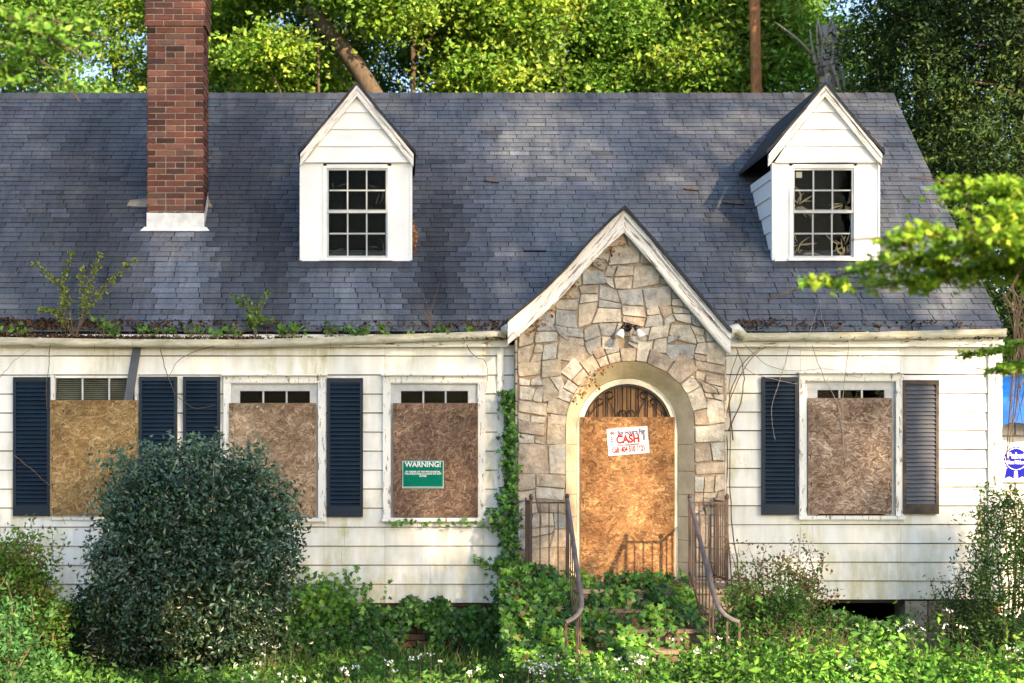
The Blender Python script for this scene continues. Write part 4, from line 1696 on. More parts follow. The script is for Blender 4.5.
text('Blue Ribbon', .075, 0, -.009, -.045, 'white', ps, bold=.0015, sx=.70)


# ------------------------------------------------------------------ vegetation
def tree(name, lab, cat, x, y, z0, h, r, nclump, per, leaf, cols, mat='leaf_bg', bark='bark', trunk_r=.2, clr=.55, group='trees behind the house', lobes=9, ymin=None, flat=.5, aspect=.55, low=0, zvis=None):
    root = tag(empty(name, (x, y, 0)), lab, cat, group)
    lob = []
    for i in range(lobes):
        a = R.uniform(0, 2 * math.pi)
        f = (i + .5) / lobes
        rr = r * (.25 + .6 * math.sin(math.pi * min(f * .9 + .12, 1))) * R.uniform(.5, 1)
        lob.append((x + rr * math.cos(a), y + rr * math.sin(a), z0 + (h - z0) * f, r * R.uniform(.38, .6)))
    lob = np.array(lob)
    pick = R.randint(lobes, size=nclump)
    d = norm(R.normal(size=(nclump, 3)))
    d[:, 1] -= .25                       # denser towards the light
    rad = R.uniform(.45, 1.0, nclump) ** .6
    cen = lob[pick, :3] + d * rad[:, None] * lob[pick, 3:4] * np.array([1, 1, .8])
    if zvis is not None:
        cen = cen[cen[:, 2] > zvis]
    if ymin is not None:
        cen[:, 1] = np.maximum(cen[:, 1], ymin)
    nclump = len(cen)
    P = clump_pts(cen, R.uniform(clr * .7, clr * 1.4, nclump), per, flat)
    base = palette(nclump, cols, .45)
    cc = np.repeat(base, per, axis=0) * R.uniform(.6, 1.4, (len(P), 1))
    leaves('crown', P, leaf * R.uniform(.55, 1.25, len(P)), cc, mat, root, aspect=aspect, bias=(0, -.35, .75), bw=1.1)
    mb = MB()
    top = z0 + (h - z0) * .8
    sw = R.uniform(-.3, .3, 2)
    pts = smooth_path([(x, y, -.1), (x + sw[0] * .5, y, z0 * .6), (x + sw[0], y + sw[1], z0 + (h - z0) * .35), (x, y, top)], 14)
    mb.tube([tuple(p) for p in pts], list(np.linspace(trunk_r, trunk_r * .25, 14)), 8)
    mb.build('trunk', bark, root, True)
    mb = MB()
    for q in lob:
        s_ = pts[int(np.clip((q[2] - .8) / top * 13, 2, 12))]
        m_ = (np.array(s_) + q[:3]) / 2 + np.array([0, 0, -.2])
        pp = smooth_path([s_, m_, q[:3]], 8)
        mb.tube([tuple(p) for p in pp], list(np.linspace(trunk_r * .35, .02, 8)), 5)
        for _ in range(3):
            e = q[:3] + R.normal(size=3) * q[3] * .6
            mb.tube([tuple(q[:3]), tuple((q[:3] + e) / 2 + R.normal(size=3) * .08), tuple(e)], [.022, .015, .006], 4)
    mb.build('limb', bark, root, True)
    return root


YG = [(.24, .34, .03), (.17, .29, .03), (.32, .38, .05), (.12, .22, .025), (.20, .33, .05)]
MG = [(.12, .24, .03), (.09, .18, .025), (.18, .30, .04)]
DG = [(.06, .12, .02), (.08, .15, .025), (.05, .09, .02)]
BG = [(.19, .34, .04), (.14, .28, .035), (.24, .38, .06)]
MDG = [(.09, .16, .025), (.12, .20, .03)]
Tn = 'broadleaf_tree'
R.seed(4242)
BT = [
    (318, 13.0, 2.0, 15.5, YG, .11, 560, 'yellow green tree whose raised crown hides the top of the leaning trunk'),
    # px, Y, radius, top, palette, leaf, clumps, label
    (25, 14.5, 2.6, 13.5, MG, .11, 520, 'mid green tree above the far left of the roof ridge'),
    (112, 17.5, 2.3, 13.0, YG, .10, 330, 'thin yellow green tree just left of the chimney'),
    (235, 15.0, 2.3, 13.5, YG, .11, 560, 'yellow green vine-laden tree directly right of the chimney'),
    (322, 19.0, 2.4, 14.0, DG, .11, 430, 'dark tree behind the leaning trunk'),
    (415, 14.0, 2.3, 14.0, BG, .11, 330, 'bright green tree with raised crown over the sky gap'),
    (492, 17.5, 2.1, 13.5, DG, .11, 470, 'dark green tree between the sky gap and the dense yellow mass'),
    (566, 14.2, 2.2, 13.5, YG, .12, 620, 'dense yellow green tree over the middle of the ridge'),
    (648, 15.5, 2.2, 13.5, MG, .12, 560, 'mid green tree above the stone gable and to its right'),
    (716, 14.6, 2.0, 13.5, YG, .12, 520, 'yellow green tree touching the orange pine trunk'),
    (818, 15.5, 2.3, 13.5, BG, .11, 560, 'bright light green tree behind the dead snag'),
]
for px, Y, r, h, pal, lf, nc, lab in BT:
    zb_ = 3.2
    if px == 415:
        zb_ = 11.1
    tree(Tn, lab, 'tree', X(px, Y), Y, zb_ if px == 415 else 4.0, h if px != 415 else 15.5, r, int(nc * 1.7), 88, lf * 1.08, [(1.02 * c_[0], 1.12 * c_[1], 1.3 * c_[2]) for c_ in pal], trunk_r=.11 if px != 318 else .05, clr=.60, zvis=6.5 if px not in (415, 318) else 9.8)

for px, Y, r, nc, lab in ((190, 24, 3.2, 460, 'far dark green tree behind the chimney top'),
                          (520, 24, 3.2, 520, 'far dark tree behind the dense yellow green mass'), (620, 25, 3.2, 480, 'far dark tree glimpsed over the stone gable'), (700, 23, 2.8, 420, 'far dark tree glimpsed left of the pine trunk')):
    tree(Tn, lab, 'tree', X(px, Y), Y, 5, 15, r, nc, 50, .22, MDG if px != 190 else MG, trunk_r=.2, clr=.8, zvis=7.5)

# dark conifers on the right
def conifer(x, y, h, r, n, lab, cols):
    root = tag(empty('conifer_tree', (x, y, 0)), lab, 'tree', 'dark conifers beside the house')
    f = R.uniform(0, 1, n) ** 1.15
    a = R.uniform(0, 2 * math.pi, n)
    a = np.where(R.rand(n) < .65, R.uniform(math.pi * .95, math.pi * 2.05, n), a)
    env = r * (1 - f) ** .55 * (.88 + .18 * np.sin(a * 5 + f * 40) + .10 * np.sin(a * 11 - f * 70)) * R.uniform(.62, 1.04, n) ** .7
    cen = np.stack([x + env * np.cos(a), y + env * np.sin(a), .6 + f * (h - .6)], 1)
    per = 66
    P = clump_pts(cen, R.uniform(.28, .6, n), per, .55)
    base = palette(n, cols, .35)
    cc = np.repeat(base, per, axis=0) * R.uniform(.6, 1.4, (len(P), 1))
    leaves('crown', P, .10 * R.uniform(.6, 1.3, len(P)), cc, 'conifer', root, aspect=.38, bias=(0, -.3, .5), bw=.8)
    mb = MB()
    mb.tube([(x, y, -.1), (x + .05, y, h * .5), (x, y, h * .95)], [.28, .17, .04], 9)
    for k in range(22):
        z = .8 + k * h * .04
        t = R.uniform(math.pi, 2 * math.pi)
        L = r * (1 - z / h) ** .55 * .85
        mb.tube([(x, y, z), (x + L * .5 * math.cos(t), y + L * .5 * math.sin(t), z + .15), (x + L * math.cos(t), y + L * math.sin(t), z + .1)], [.05, .03, .012], 5)
    mb.build('trunk', 'bark', root, True)


CD = [(.035, .075, .018), (.028, .058, .015), (.055, .095, .02), (.022, .045, .014)]
conifer(X(955, 9.5), 9.8, 15.5, 2.9, 2300, 'tall dark conifer rising beyond the right roof edge', CD)
conifer(X(1040, 7.5), 8.2, 15.0, 2.6, 1900, 'dark conifer at the right edge above the blue tarp', CD)
conifer(X(925, 13.5), 13.8, 14.0, 1.9, 1000, 'dark conifer crown just right of the broken snag', CD)


def bare_trunk(name, lab, cat, pts, r0, r1, mat, group=None, br=None):
    root = tag(empty(name, tuple(pts[0])), lab, cat, group)
    p = smooth_path(pts, 16)
    mb = MB()
    mb.tube([tuple(q) for q in p], list(np.linspace(r0, r1, 16) * R.uniform(.93, 1.07, 16)), 10)
    mb.build('trunk', mat, root, True)
    if br:
        mb = MB()
        for b_ in br:
            q = smooth_path(b_[0], 8)
            mb.tube([tuple(t) for t in q], list(np.linspace(b_[1], b_[1] * .3, 8)), 6)
        mb.build('branch', mat, root, True)
    return root


def PP(px, py, Y):
    return (X(px, Y), Y, Z(py, Y))


bare_trunk('pine_tree', 'straight orange-brown pine trunk rising behind the roof ridge', 'tree', [PP(757, 0, 12.2)[:2] + (-.1,), PP(757, 95, 12.2), PP(755, 30, 12.2), PP(753, -60, 12.2)], .145, .10, 'pinebark')
bare_trunk('leaning_tree', 'thick leaning brown trunk behind the left dormer peak', 'tree', [(X(480, 12.9), 12.9, -.1), PP(392, 112, 12.9), PP(345, 50, 12.9), PP(310, 5, 12.9)], .22, .17, 'bark')
sn = [([PP(829, 60, 11.5), PP(822, 35, 11.3), PP(818, 20, 11.3)], .07), ([PP(829, 50, 11.5), PP(836, 30, 11.3), PP(852, 30, 11.2)], .05), ([PP(830, 55, 11.5), PP(843, 70, 11.3), PP(846, 98, 11.2)], .05),
      ([PP(826, 70, 11.5), PP(800, 40, 11.2), PP(775, 22, 11.2)], .035), ([PP(824, 40, 11.5), PP(834, 12, 11.2), PP(846, -10, 11.2)], .03), ([PP(831, 60, 11.3), PP(838, 80, 11.2), PP(842, 100, 11.2)], .05)]
sn += [([PP(826 + dx_, 75, 11.4), PP(824 + dx_ * 1.6, 45 + abs(dx_), 11.2), PP(826 + dx_ * 2.3, 18 + abs(dx_) * 1.6, 11.1)], .045) for dx_ in (-7, -4, 3, 6, 9)]
bare_trunk('dead_snag', 'grey broken dead snag with splintered top behind the right dormer', 'tree', [(X(826, 11.5), 11.5, -.1), PP(826, 100, 11.5), PP(828, 50, 11.5), PP(830, 26, 11.5)], .24, .14, 'deadwood', br=sn)


R.seed(99)
# ---------- overhanging foreground branches (trees stand just outside the frame)
def branch_tree(name, lab, trunk_xy, trunk_h, limbs, leaf, cols, per, rad, spray_n, shape='lobed', aspect=.7, tr=.16):
    root = tag(empty(name, (trunk_xy[0], trunk_xy[1], 0)), lab, 'tree')
    mb = MB()
    x, y = trunk_xy
    mb.tube([(x, y, -.3), (x + .05, y, trunk_h * .5), (x, y, trunk_h)], [tr, tr * .8, tr * .55], 10)
    mb.build('trunk', 'bark', root, True)
    mb = MB()
    C = []
    for pts, r0, leafy0 in limbs:
        p = smooth_path(pts, 24)
        mb.tube([tuple(q) for q in p], list(np.linspace(r0, .004, 24)), 6)
        d = np.diff(p, axis=0)
        for k in range(spray_n):
            t = R.uniform(leafy0, 1.0)
            i = min(int(t * 22), 22)
            s_ = p[i]
            u = d[i] / np.linalg.norm(d[i])
            side = R.normal(size=3) * np.array([1, 1, .28])
            e = s_ + (u * .5 + side * .6) * R.uniform(.12, .42) * (1.25 - t * .6) * rad
            mb.tube([tuple(s_), tuple((s_ + e) / 2 + R.normal(size=3) * .012), tuple(e)], [.004, .003, .0015], 4)
            n_ = per
            f = R.uniform(.25, 1.05, (n_, 1))
            C.append(s_ + (e - s_) * f + R.normal(size=(n_, 3)) * np.array([.035, .035, .013]) * rad)
    mb.build('branch', 'bark', root, True)
    C = np.concatenate(C)
    leaves('foliage', C, leaf, palette(len(C), cols, .35), 'leaf', root, aspect=aspect * .85, bias=(0, -.2, .9), bw=1.4, shape=shape)
    return root


LB = [(.26, .44, .035), (.20, .38, .04), (.34, .48, .05), (.15, .30, .03)]
yb = -9.0
trx = 6.0
branch_tree('maple_tree', 'maple outside the right edge reaching bright lime leaves over the roof', (trx, yb), 5.6,
            [([(trx, yb, 4.2), PP(1060, 215, yb), PP(985, 250, yb), PP(900, 260, yb), PP(830, 276, yb), PP(768, 300, yb)], .018, .35),
             ([(trx, yb, 4.6), PP(1080, 190, yb + .3), PP(1010, 195, yb + .3), PP(955, 180, yb + .3), PP(912, 178, yb + .3)], .016, .35),
             ([(trx, yb, 4.2), PP(1050, 245, yb - .3), PP(985, 225, yb - .3), PP(925, 235, yb - .3), PP(850, 240, yb - .3)], .015, .40),
             ([(trx, yb, 4.0), PP(1060, 262, yb + .2), PP(990, 262, yb + .2), PP(920, 280, yb + .2), PP(850, 290, yb + .2)], .012, .45),
             ([(trx, yb, 4.0), PP(1060, 285, yb + .2), PP(1015, 275, yb + .2), PP(980, 265, yb + .2)], .014, .5),
             ([(trx, yb, 4.4), PP(1060, 225, yb), PP(1005, 215, yb), PP(960, 205, yb)], .014, .45),
             ([(trx, yb, 4.6), PP(1070, 200, yb - .2), PP(1035, 240, yb - .2), PP(1005, 300, yb - .2)], .014, .55),
             ([(trx, yb, 4.5), PP(1075, 195, yb + .1), PP(1030, 215, yb + .1), PP(1000, 240, yb + .1)], .014, .55)],
            .052, LB, 24, 1.0, 90)
branch_tree('dogwood_tree', 'small tree outside the right edge with a lime twig crossing the corner board', (5.6, -6.2), 4.2,
            [([(5.6, -6.2, 3.4), PP(1060, 330, -6), PP(1015, 345, -6), PP(985, 352, -6), PP(955, 356, -6)], .012, .55),
             ([(5.6, -6.2, 3.3), PP(1060, 360, -6.2), PP(1030, 362, -6.2), PP(1000, 372, -6.2), PP(975, 368, -6.2)], .011, .6)],
            .050, LB, 14, .65, 30)
yb = -8.0
branch_tree('oak_tree', 'oak outside the left edge hanging soft green leaves over the ridge', (-4.6, yb), 7.0,
            [([(-4.6, yb, 5.6), PP(-60, 30, yb), PP(0, 40, yb), PP(50, 60, yb), PP(80, 102, yb)], .014, .35),
             ([(-4.6, yb, 5.9), PP(-60, -5, yb + .3), PP(10, 10, yb + .3), PP(60, 20, yb + .3), PP(108, 40, yb + .3)], .014, .35),
             ([(-4.6, yb, 5.3), PP(-70, 60, yb), PP(-20, 65, yb), PP(25, 80, yb), PP(62, 88, yb)], .012, .4),
             ([(-4.6, yb, 5.9), PP(-60, 0, yb - .3), PP(0, 10, yb - .3), PP(40, 35, yb - .3), PP(90, 60, yb - .3)], .012, .35),
             ([(-4.6, yb, 5.3), PP(-70, 90, yb), PP(-30, 75, yb), PP(5, 60, yb)], .010, .4)],
            .062, [(.14, .30, .035), (.10, .24, .03), (.20, .36, .06)], 15, .85, 42, shape='diamond', aspect=.62)


# ---------- shade trees across the street; they throw the dappled shade
def shade_trees():
    def want(px, py):
        """how much leaf stands between the sun and this place on the facade"""
        w = .62
        def b(cx, cy, rx, ry):
            return math.exp(-((px - cx) / rx) ** 4 - ((py - cy) / ry) ** 4)
        lit = max(b(950, 430, 75, 95), b(625, 500, 85, 110) * .9, b(555, 400, 60, 70) * .75, b(420, 550, 110, 75) * .5, b(440, 400, 70, 60) * .30, b(930, 285, 90, 60) * .95, b(980, 150, 60, 100), b(550, 140, 75, 45) * .7,
                  b(700, 150, 50, 70) * .65, b(770, 170, 60, 90) * .45, b(340, 140, 70, 90) * .40, b(850, 160, 60, 90) * .75, b(260, 570, 60, 60) * .3, b(820, 660, 300, 70) * .7, b(350, 660, 160, 40) * .3, b(180, 120, 50, 130) * .25)
        return w * (1 - lit)
    C = []
    for i in range(15000):
        x, z = R.uniform(-5.5, 9.5), R.uniform(-.3, 9.4)
        if z < 3.7:
            px, py = 400 + 90 * x, 440 - 90 * (z - CAMZ)
        else:
            tt = (z - 3.699) / (SD[2] + .909 * -SD[1])
            xh, yh, zh = x - SD[0] * tt, -SD[1] * tt, z - SD[2] * tt
            px, py = 400 + xh * S(yh), 440 - (zh - CAMZ) * S(yh)
        if R.rand() > want(px, py):
            continue
        t = R.uniform(24, 31)
        C.append((x + SD[0] * t, SD[1] * t, z + SD[2] * t))
    C = np.array(C)
    groups = [C[:, 0] < 9.5, (C[:, 0] >= 9.5) & (C[:, 0] < 14.5), C[:, 0] >= 14.5]
    labs = ['leafy street tree shading the left windows, out of sight behind the viewer', 'leafy street tree shading the stone gable roof, out of sight behind the viewer', 'leafy street tree shading the right wing roof, out of sight behind the viewer']
    for g, lab in zip(groups, labs):
        c = C[g]
        m = c.mean(0)
        root = tag(empty('street_tree', (m[0], m[1], 0)), lab, 'tree', 'street trees opposite the house')
        P = clump_pts(c, np.full(len(c), .42), 9, .8)
        leaves('crown', P, .17, palette(len(P), MG, .3), 'leaf_bg', root, aspect=.6)
        mb = MB()
        mb.tube([(m[0], m[1], -1), (m[0] + .2, m[1], m[2] * .5), (m[0], m[1], m[2] + 1.5)], [.4, .3, .08], 10)
        for k in range(26):
            e = c[R.randint(len(c))]
            s_ = np.array([m[0], m[1], min(max(e[2] - R.uniform(1, 4), 4), m[2] + 1)])
            mb.tube([tuple(s_), tuple((s_ + e) / 2 + R.normal(size=3) * .4), tuple(e)], [.10, .06, .02], 6)
        mb.build('trunk', 'bark', root, True)


shade_trees()


# ---------- shrubs
def shell_pts(n, c, r, pw=.5, lump=.13, front=True, p=2.0):
    d = norm(R.normal(size=(n, 3)))
    d = d / ((np.abs(d) ** p).sum(1, keepdims=True) ** (1 / p))
    if front:
        d[:, 1] = np.where(R.rand(n) < .6, -np.abs(d[:, 1]), d[:, 1])
    a = np.arctan2(d[:, 0], d[:, 1])
    e = d[:, 2]
    lum = 1 + lump * (np.sin(a * 7 + e * 5) * np.cos(e * 9 + a * 3) + .6 * np.sin(a * 15 + e * 17))
    rad = R.uniform(.35, 1, n) ** pw * lum
    return np.array(c) + d * rad[:, None] * np.array(r)


R.seed(31)
holly = tag(empty('holly_bush', (-2.08, -1.8, 0)), 'big dark blue-green holly bush in front of the left windows', 'bush')
hl = [shell_pts(40, (-2.06 + .80 * math.cos(a_) * q_, -1.9 + R.uniform(-.4, .2), z_), (R.uniform(.20, .36), .32, R.uniform(.20, .34)), .4) for a_, q_, z_ in
      [(R.uniform(0, 6.28), R.uniform(.6, .95), R.uniform(.5, 1.35)) for _ in range(22)] + [(R.uniform(0, 6.28), R.uniform(.1, .75), R.uniform(1.45, 1.95)) for _ in range(13)]]
hc = np.concatenate(hl + [shell_pts(200, (-1.72, -1.9, 1.40), (.58, .55, .66), .4), shell_pts(200, (-2.35, -1.8, 1.30), (.52, .5, .68), .4), shell_pts(760, (-2.08, -1.8, 1.0), (.88, .76, .95), .4, .20, p=2.7), shell_pts(170, (-2.0, -1.8, 1.85), (.60, .5, .52), .4), shell_pts(130, (-1.45, -1.9, 1.3), (.52, .5, .62), .4), shell_pts(60, (-2.72, -1.8, .75), (.30, .5, .70), .4)])
hc = hc[(hc[:, 2] > .02) & (hc[:, 0] > -3.08) & (hc[:, 0] < -1.02)]
# leading shoots above the top
sh = []
for k in range(90):
    b_ = np.array([R.uniform(-2.95, -1.15), R.uniform(-2.1, -1.5), R.uniform(1.75, 2.0)])
    b_[2] -= .42 * max(0, abs(b_[0] + 2.0) - .35)
    for t in np.linspace(0, 1, 3):
        sh.append(b_ + np.array([R.uniform(-.05, .05), 0, t * R.uniform(.12, .42)]))
for k in range(34):      # stray boughs breaking the outline
    a_ = R.uniform(-.25, math.pi + .25)
    d_ = np.array([math.cos(a_), R.uniform(-.5, .2), max(math.sin(a_), -.1) * .9 + .15])
    b_ = np.array([-2.06, -1.85, 1.05]) + d_ * np.array([.82, .5, .88])
    L_ = R.uniform(.14, .42)
    for t in np.linspace(0, 1, 5):
        sh.append(b_ + d_ * L_ * t + np.array([0, 0, .16 * t * L_ / .4]))
sh = [q_ for q_ in sh if -3.12 < q_[0] < -.98]
per = 26
P = clump_pts(hc, R.uniform(.09, .20, len(hc)), per, .8)
P2 = clump_pts(np.array(sh), .10, 14, 1.0)
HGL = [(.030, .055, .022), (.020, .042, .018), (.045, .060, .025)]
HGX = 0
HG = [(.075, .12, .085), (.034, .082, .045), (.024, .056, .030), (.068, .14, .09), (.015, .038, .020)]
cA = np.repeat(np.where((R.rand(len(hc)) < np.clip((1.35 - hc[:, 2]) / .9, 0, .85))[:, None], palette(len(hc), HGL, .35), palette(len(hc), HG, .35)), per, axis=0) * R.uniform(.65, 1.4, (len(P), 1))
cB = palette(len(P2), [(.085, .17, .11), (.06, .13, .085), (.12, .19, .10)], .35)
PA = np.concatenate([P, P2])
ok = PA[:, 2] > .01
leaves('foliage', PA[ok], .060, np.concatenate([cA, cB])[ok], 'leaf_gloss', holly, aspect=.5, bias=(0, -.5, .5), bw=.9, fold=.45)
mb = MB()
for k in range(16):
    a = R.uniform(0, 2 * math.pi)
    r_ = R.uniform(.2, .8)
    mb.tube([(-2.08 + .1 * math.cos(a), -1.8 + .1 * math.sin(a), -.05), (-2.08 + r_ * .5 * math.cos(a), -1.8 + r_ * .4 * math.sin(a), .8), (-2.08 + r_ * math.cos(a), -1.8 + r_ * .7 * math.sin(a), R.uniform(1.4, 2.1))], [.03, .02, .006], 6)
mb.build('stem', 'bark', holly)
mb = MB()
for (xa, za, xb, zb_) in ((211, 512, 214, 460),):
    mb.tube([(X(xa, -2.5), -2.5, Z(za, -2.5)), (X((xa + xb) / 2 + 1, -2.4), -2.42, Z((za + zb_) / 2, -2.4)), (X(xb, -2.3), -2.3, Z(zb_, -2.3))], [.005, .004, .002], 5)
mb.build('dry_stem', 'paletwig', holly)


def shrub(name, lab, cat, c, r, n, per, leaf, cols, mat='leaf', clr=.16, stems=10, aspect=.5, bias=(0, -.4, .7), shoots=0, group=None, pw=.5, smat='twig', shape='diamond'):
    root = tag(empty(name, (c[0], c[1], 0)), lab, cat, group)
    cen = shell_pts(n, c, r, pw, .18)
    cen = cen[cen[:, 2] > .03]
    ex = []
    mb = MB()
    for k in range(shoots):
        b_ = np.array(c) + np.array([R.uniform(-.9, .9) * r[0], R.uniform(-.6, .2) * r[1], r[2] * R.uniform(.5, .85)])
        e = b_ + np.array([R.uniform(-.12, .12), R.uniform(-.1, .1), R.uniform(.12, .42)])
        mb.tube([tuple(b_), tuple((b_ + e) / 2 + R.normal(size=3) * .015), tuple(e)], [.005, .004, .002], 4)
        for t in np.linspace(0, 1, 5):
            ex.append(b_ + (e - b_) * t)
    P = clump_pts(cen, R.uniform(clr * .7, clr * 1.3, len(cen)), per, .7)
    cc = np.repeat(palette(len(cen), cols, .3), per, axis=0) * R.uniform(.7, 1.35, (len(P), 1))
    if ex:
        Q = clump_pts(np.array(ex), .07, 6, .8)
        P = np.concatenate([P, Q])
        cc = np.concatenate([cc, palette(len(Q), cols, .3) * 1.15])
    ok = P[:, 2] > 0
    leaves('foliage', P[ok], leaf, cc[ok], mat, root, aspect=aspect, bias=bias, shape=shape)
    for k in range(stems):
        a = R.uniform(0, 2 * math.pi)
        f = R.uniform(.3, .95)
        e = np.array(c) + np.array([math.cos(a) * r[0] * f, math.sin(a) * r[1] * f, r[2] * R.uniform(.1, .9)])
        b_ = np.array([c[0] + math.cos(a) * r[0] * .25 * R.rand(), c[1] + math.sin(a) * .2 * r[1], -.03])
        mb.tube([tuple(b_), tuple((b_ + e) / 2 + R.normal(size=3) * .05), tuple(e)], [.012, .009, .004], 5)
    mb.build('stem', smat, root)
    return root


PG = [(.10, .22, .03), (.07, .16, .025), (.14, .26, .04), (.16, .17, .05)]
shrub('privet_hedge', 'light green privet growing at the far left below the shutter', 'hedge', (-4.15, -1.7, .68), (.80, .6, .72), 820, 30, .052, PG, clr=.14, stems=20, shoots=26, smat='twig')
shrub('young_shrub', 'pale green leafy shrub at the bottom left corner', 'bush', (-3.75, -3.2, .42), (.70, .5, .50), 210, 24, .055, [(.06, .17, .05), (.08, .21, .07), (.05, .13, .035)], clr=.14, shoots=16)
shrub('wall_shrub', 'dark evergreen seedling between privet and holly', 'bush', (-3.22, -1.0, .40), (.30, .4, .48), 160, 22, .06, [(.02, .07, .03), (.03, .10, .04)], 'ivy', clr=.13)
shrub('nandina_bush', 'nandina bush with reddish tips right of the steps', 'bush', (3.95, -1.0, .80), (.50, .35, .28), 120, 20, .045, [(.20, .10, .07), (.13, .18, .05), (.24, .12, .09), (.10, .16, .04)], clr=.14, stems=30, shoots=14)
shrub('green_shrub', 'green shrub under the nandina beside the steps', 'bush', (3.75, -1.5, .45), (.60, .4, .45), 190, 22, .05, [(.06, .15, .03), (.09, .20, .04), (.05, .11, .03)], clr=.14, shoots=10)
shrub('corner_shrub', 'willowy green shrub climbing the right corner board', 'bush', (6.38, -.9, .95), (.42, .4, .85), 300, 22, .055, [(.10, .20, .05), (.06, .14, .04), (.15, .25, .06)], clr=.17, shoots=26, stems=14, aspect=.36)
shrub('juniper_shrub', 'dark wispy shrub leaning left of the right corner', 'bush', (5.95, -.7, .42), (.34, .3, .30), 90, 20, .05, [(.04, .09, .03), (.07, .13, .04)], clr=.16, shoots=16, aspect=.3)


# ---------- ivy
def ivy(name, lab, cat, C, leaf, cols, kind=None, group=None, bias=(0, -1, .5), parent=None, bw=1.6):
    return tag(leaves(name, C, leaf, cols, 'ivy', parent, aspect=.95, bias=bias, bw=bw, shape='lobed', dbias=(0, -.1, -.5)), lab, cat, group, kind)


IV = [(.055, .16, .022), (.038, .11, .018), (.085, .22, .03), (.028, .075, .014)]
IVL = [(.12, .29, .03), (.17, .34, .04), (.08, .20, .03)]


def rnd(n, a, b):
    return R.uniform(a, b, n)


# column of ivy climbing the corner
n = 2600
z = rnd(n, 0, 1) ** .85
zz = .1 + z * (Z(392) - .1)
wid = .06 + .10 * (1 - z) ** 1.2 + .03 * np.sin(zz * 9)
xx = X(511) + R.normal(size=n) * wid * .7 - .03 * np.sin(zz * 5) - .12 * (1 - z) ** 3
yy = -.10 - rnd(n, 0, .20) - .15 * (1 - z) ** 2
ivy('ivy_column', 'ivy climbing the siding beside the stone entry', 'ivy', np.stack([xx, yy, zz], 1), .062, palette(n, IV + IVL[:1], .3))
# steps mound
n = 15000
xx = rnd(n, X(505, -1.2), X(702, -1.5))
yy = -rnd(n, .35, 3.2)
top = np.where(yy > -1.1, ZB + .12, ZB + .10 - (-yy - 1.1) / .29 * .165)
side = (xx < 1.62) | (xx > 3.16)
top = top + .02 + .10 * np.sin(xx * 5 + 1) * np.sin(yy * 4) + np.where(side, .04, -.04)
top = np.where((yy > -1.0) & (xx > 1.75) & (xx < 3.05), ZB + .05 + rnd(n, 0, .12), top)
zz = np.maximum(top, .04) - rnd(n, 0, 1) ** 2 * .35 + rnd(n, 0, .05)
# leave some stone of the steps in view
keep = ~((np.abs(xx - 2.62) < .42) & (yy < -1.33) & (yy > -1.62) & (R.rand(n) < .35))
keep &= ~((np.abs(xx - 2.70) < .36) & (yy < -1.62) & (yy > -2.0) & (R.rand(n) < .66))
keep &= ~((xx > 1.7) & (yy > -.75) & (R.rand(n) < .8))
keep &= ~((np.sin(xx * 11 + yy * 3) * np.sin(yy * 9 + xx * 4) > .45) & (R.rand(n) < .95))
keep &= ~((np.sin(xx * 17 + 2 + zz * 8) * np.sin(yy * 15 + xx * 6) > .5) & (R.rand(n) < .8))
keep &= zz > .02
C = np.stack([xx, yy, zz], 1)[keep]
cl = np.sin(C[:, 0] * 9) * np.sin(C[:, 1] * 7 + C[:, 2] * 5)
cc = palette(len(C), IV, .3)
cc = np.where((cl > .1)[:, None], palette(len(C), IVL, .35), cc)
cc = np.where((R.rand(len(C)) < .05)[:, None], palette(len(C), [(.26, .20, .07), (.16, .09, .04)], .3), cc)
ivy('ivy_bed', 'ivy blanket smothering the front steps', 'ivy', C, .070, cc, kind='stuff', bias=(0, -.8, .8), bw=1.5)
# left face mass down from the landing, between corner and steps
n = 2300
xx = rnd(n, X(500, -1.3), X(575, -1.5))
zz = rnd(n, .0, ZB + .15)
yy = -1.15 - (ZB + .15 - zz) * .9 - rnd(n, 0, .12) + .08 * np.sin(xx * 12)
ivy('ivy_curtain', 'ivy sheet falling in front of the left railing', 'ivy', np.stack([xx, yy, zz], 1), .070, palette(n, IV + IVL, .3))
# foundation ivy, with bare patches
n = 7200
xx = rnd(n, X(285), X(512))
zz = rnd(n, 0, .70)
yy = -.06 - rnd(n, 0, .18) - (.66 - np.minimum(zz, .66)) * .35
hole_ = (np.exp(-((xx - X(415)) / .19) ** 2 - ((zz - .22) / .22) ** 2) > R.rand(n) * .8) | (np.exp(-((xx - X(345)) / .22) ** 2 - ((zz - .40) / .10) ** 2) > R.rand(n) * .9) | (np.exp(-((xx - X(455)) / .16) ** 2 - ((zz - .16) / .18) ** 2) > R.rand(n))
top_ = .60 + .06 * np.sin(xx * 6) + .04 * np.sin(xx * 17)
k_ = (~hole_) & (zz < top_)
ivy('ivy_skirt', 'ivy over the brown foundation below the boarded windows', 'ivy', np.stack([xx, yy, zz], 1)[k_], .062, palette(int(k_.sum()), IV, .35), kind='stuff')
n = 900
xx = X(322) + R.normal(size=n) * .24
zz = .62 + R.normal(size=n) * .14
yy = -.14 - rnd(n, 0, .2)
ivy('ivy_tuft', 'rounded ivy tuft rising over the siding edge right of the holly', 'ivy', np.stack([xx, yy, np.maximum(zz, .1)], 1), .062, palette(n, IVL + IV[:1], .3))
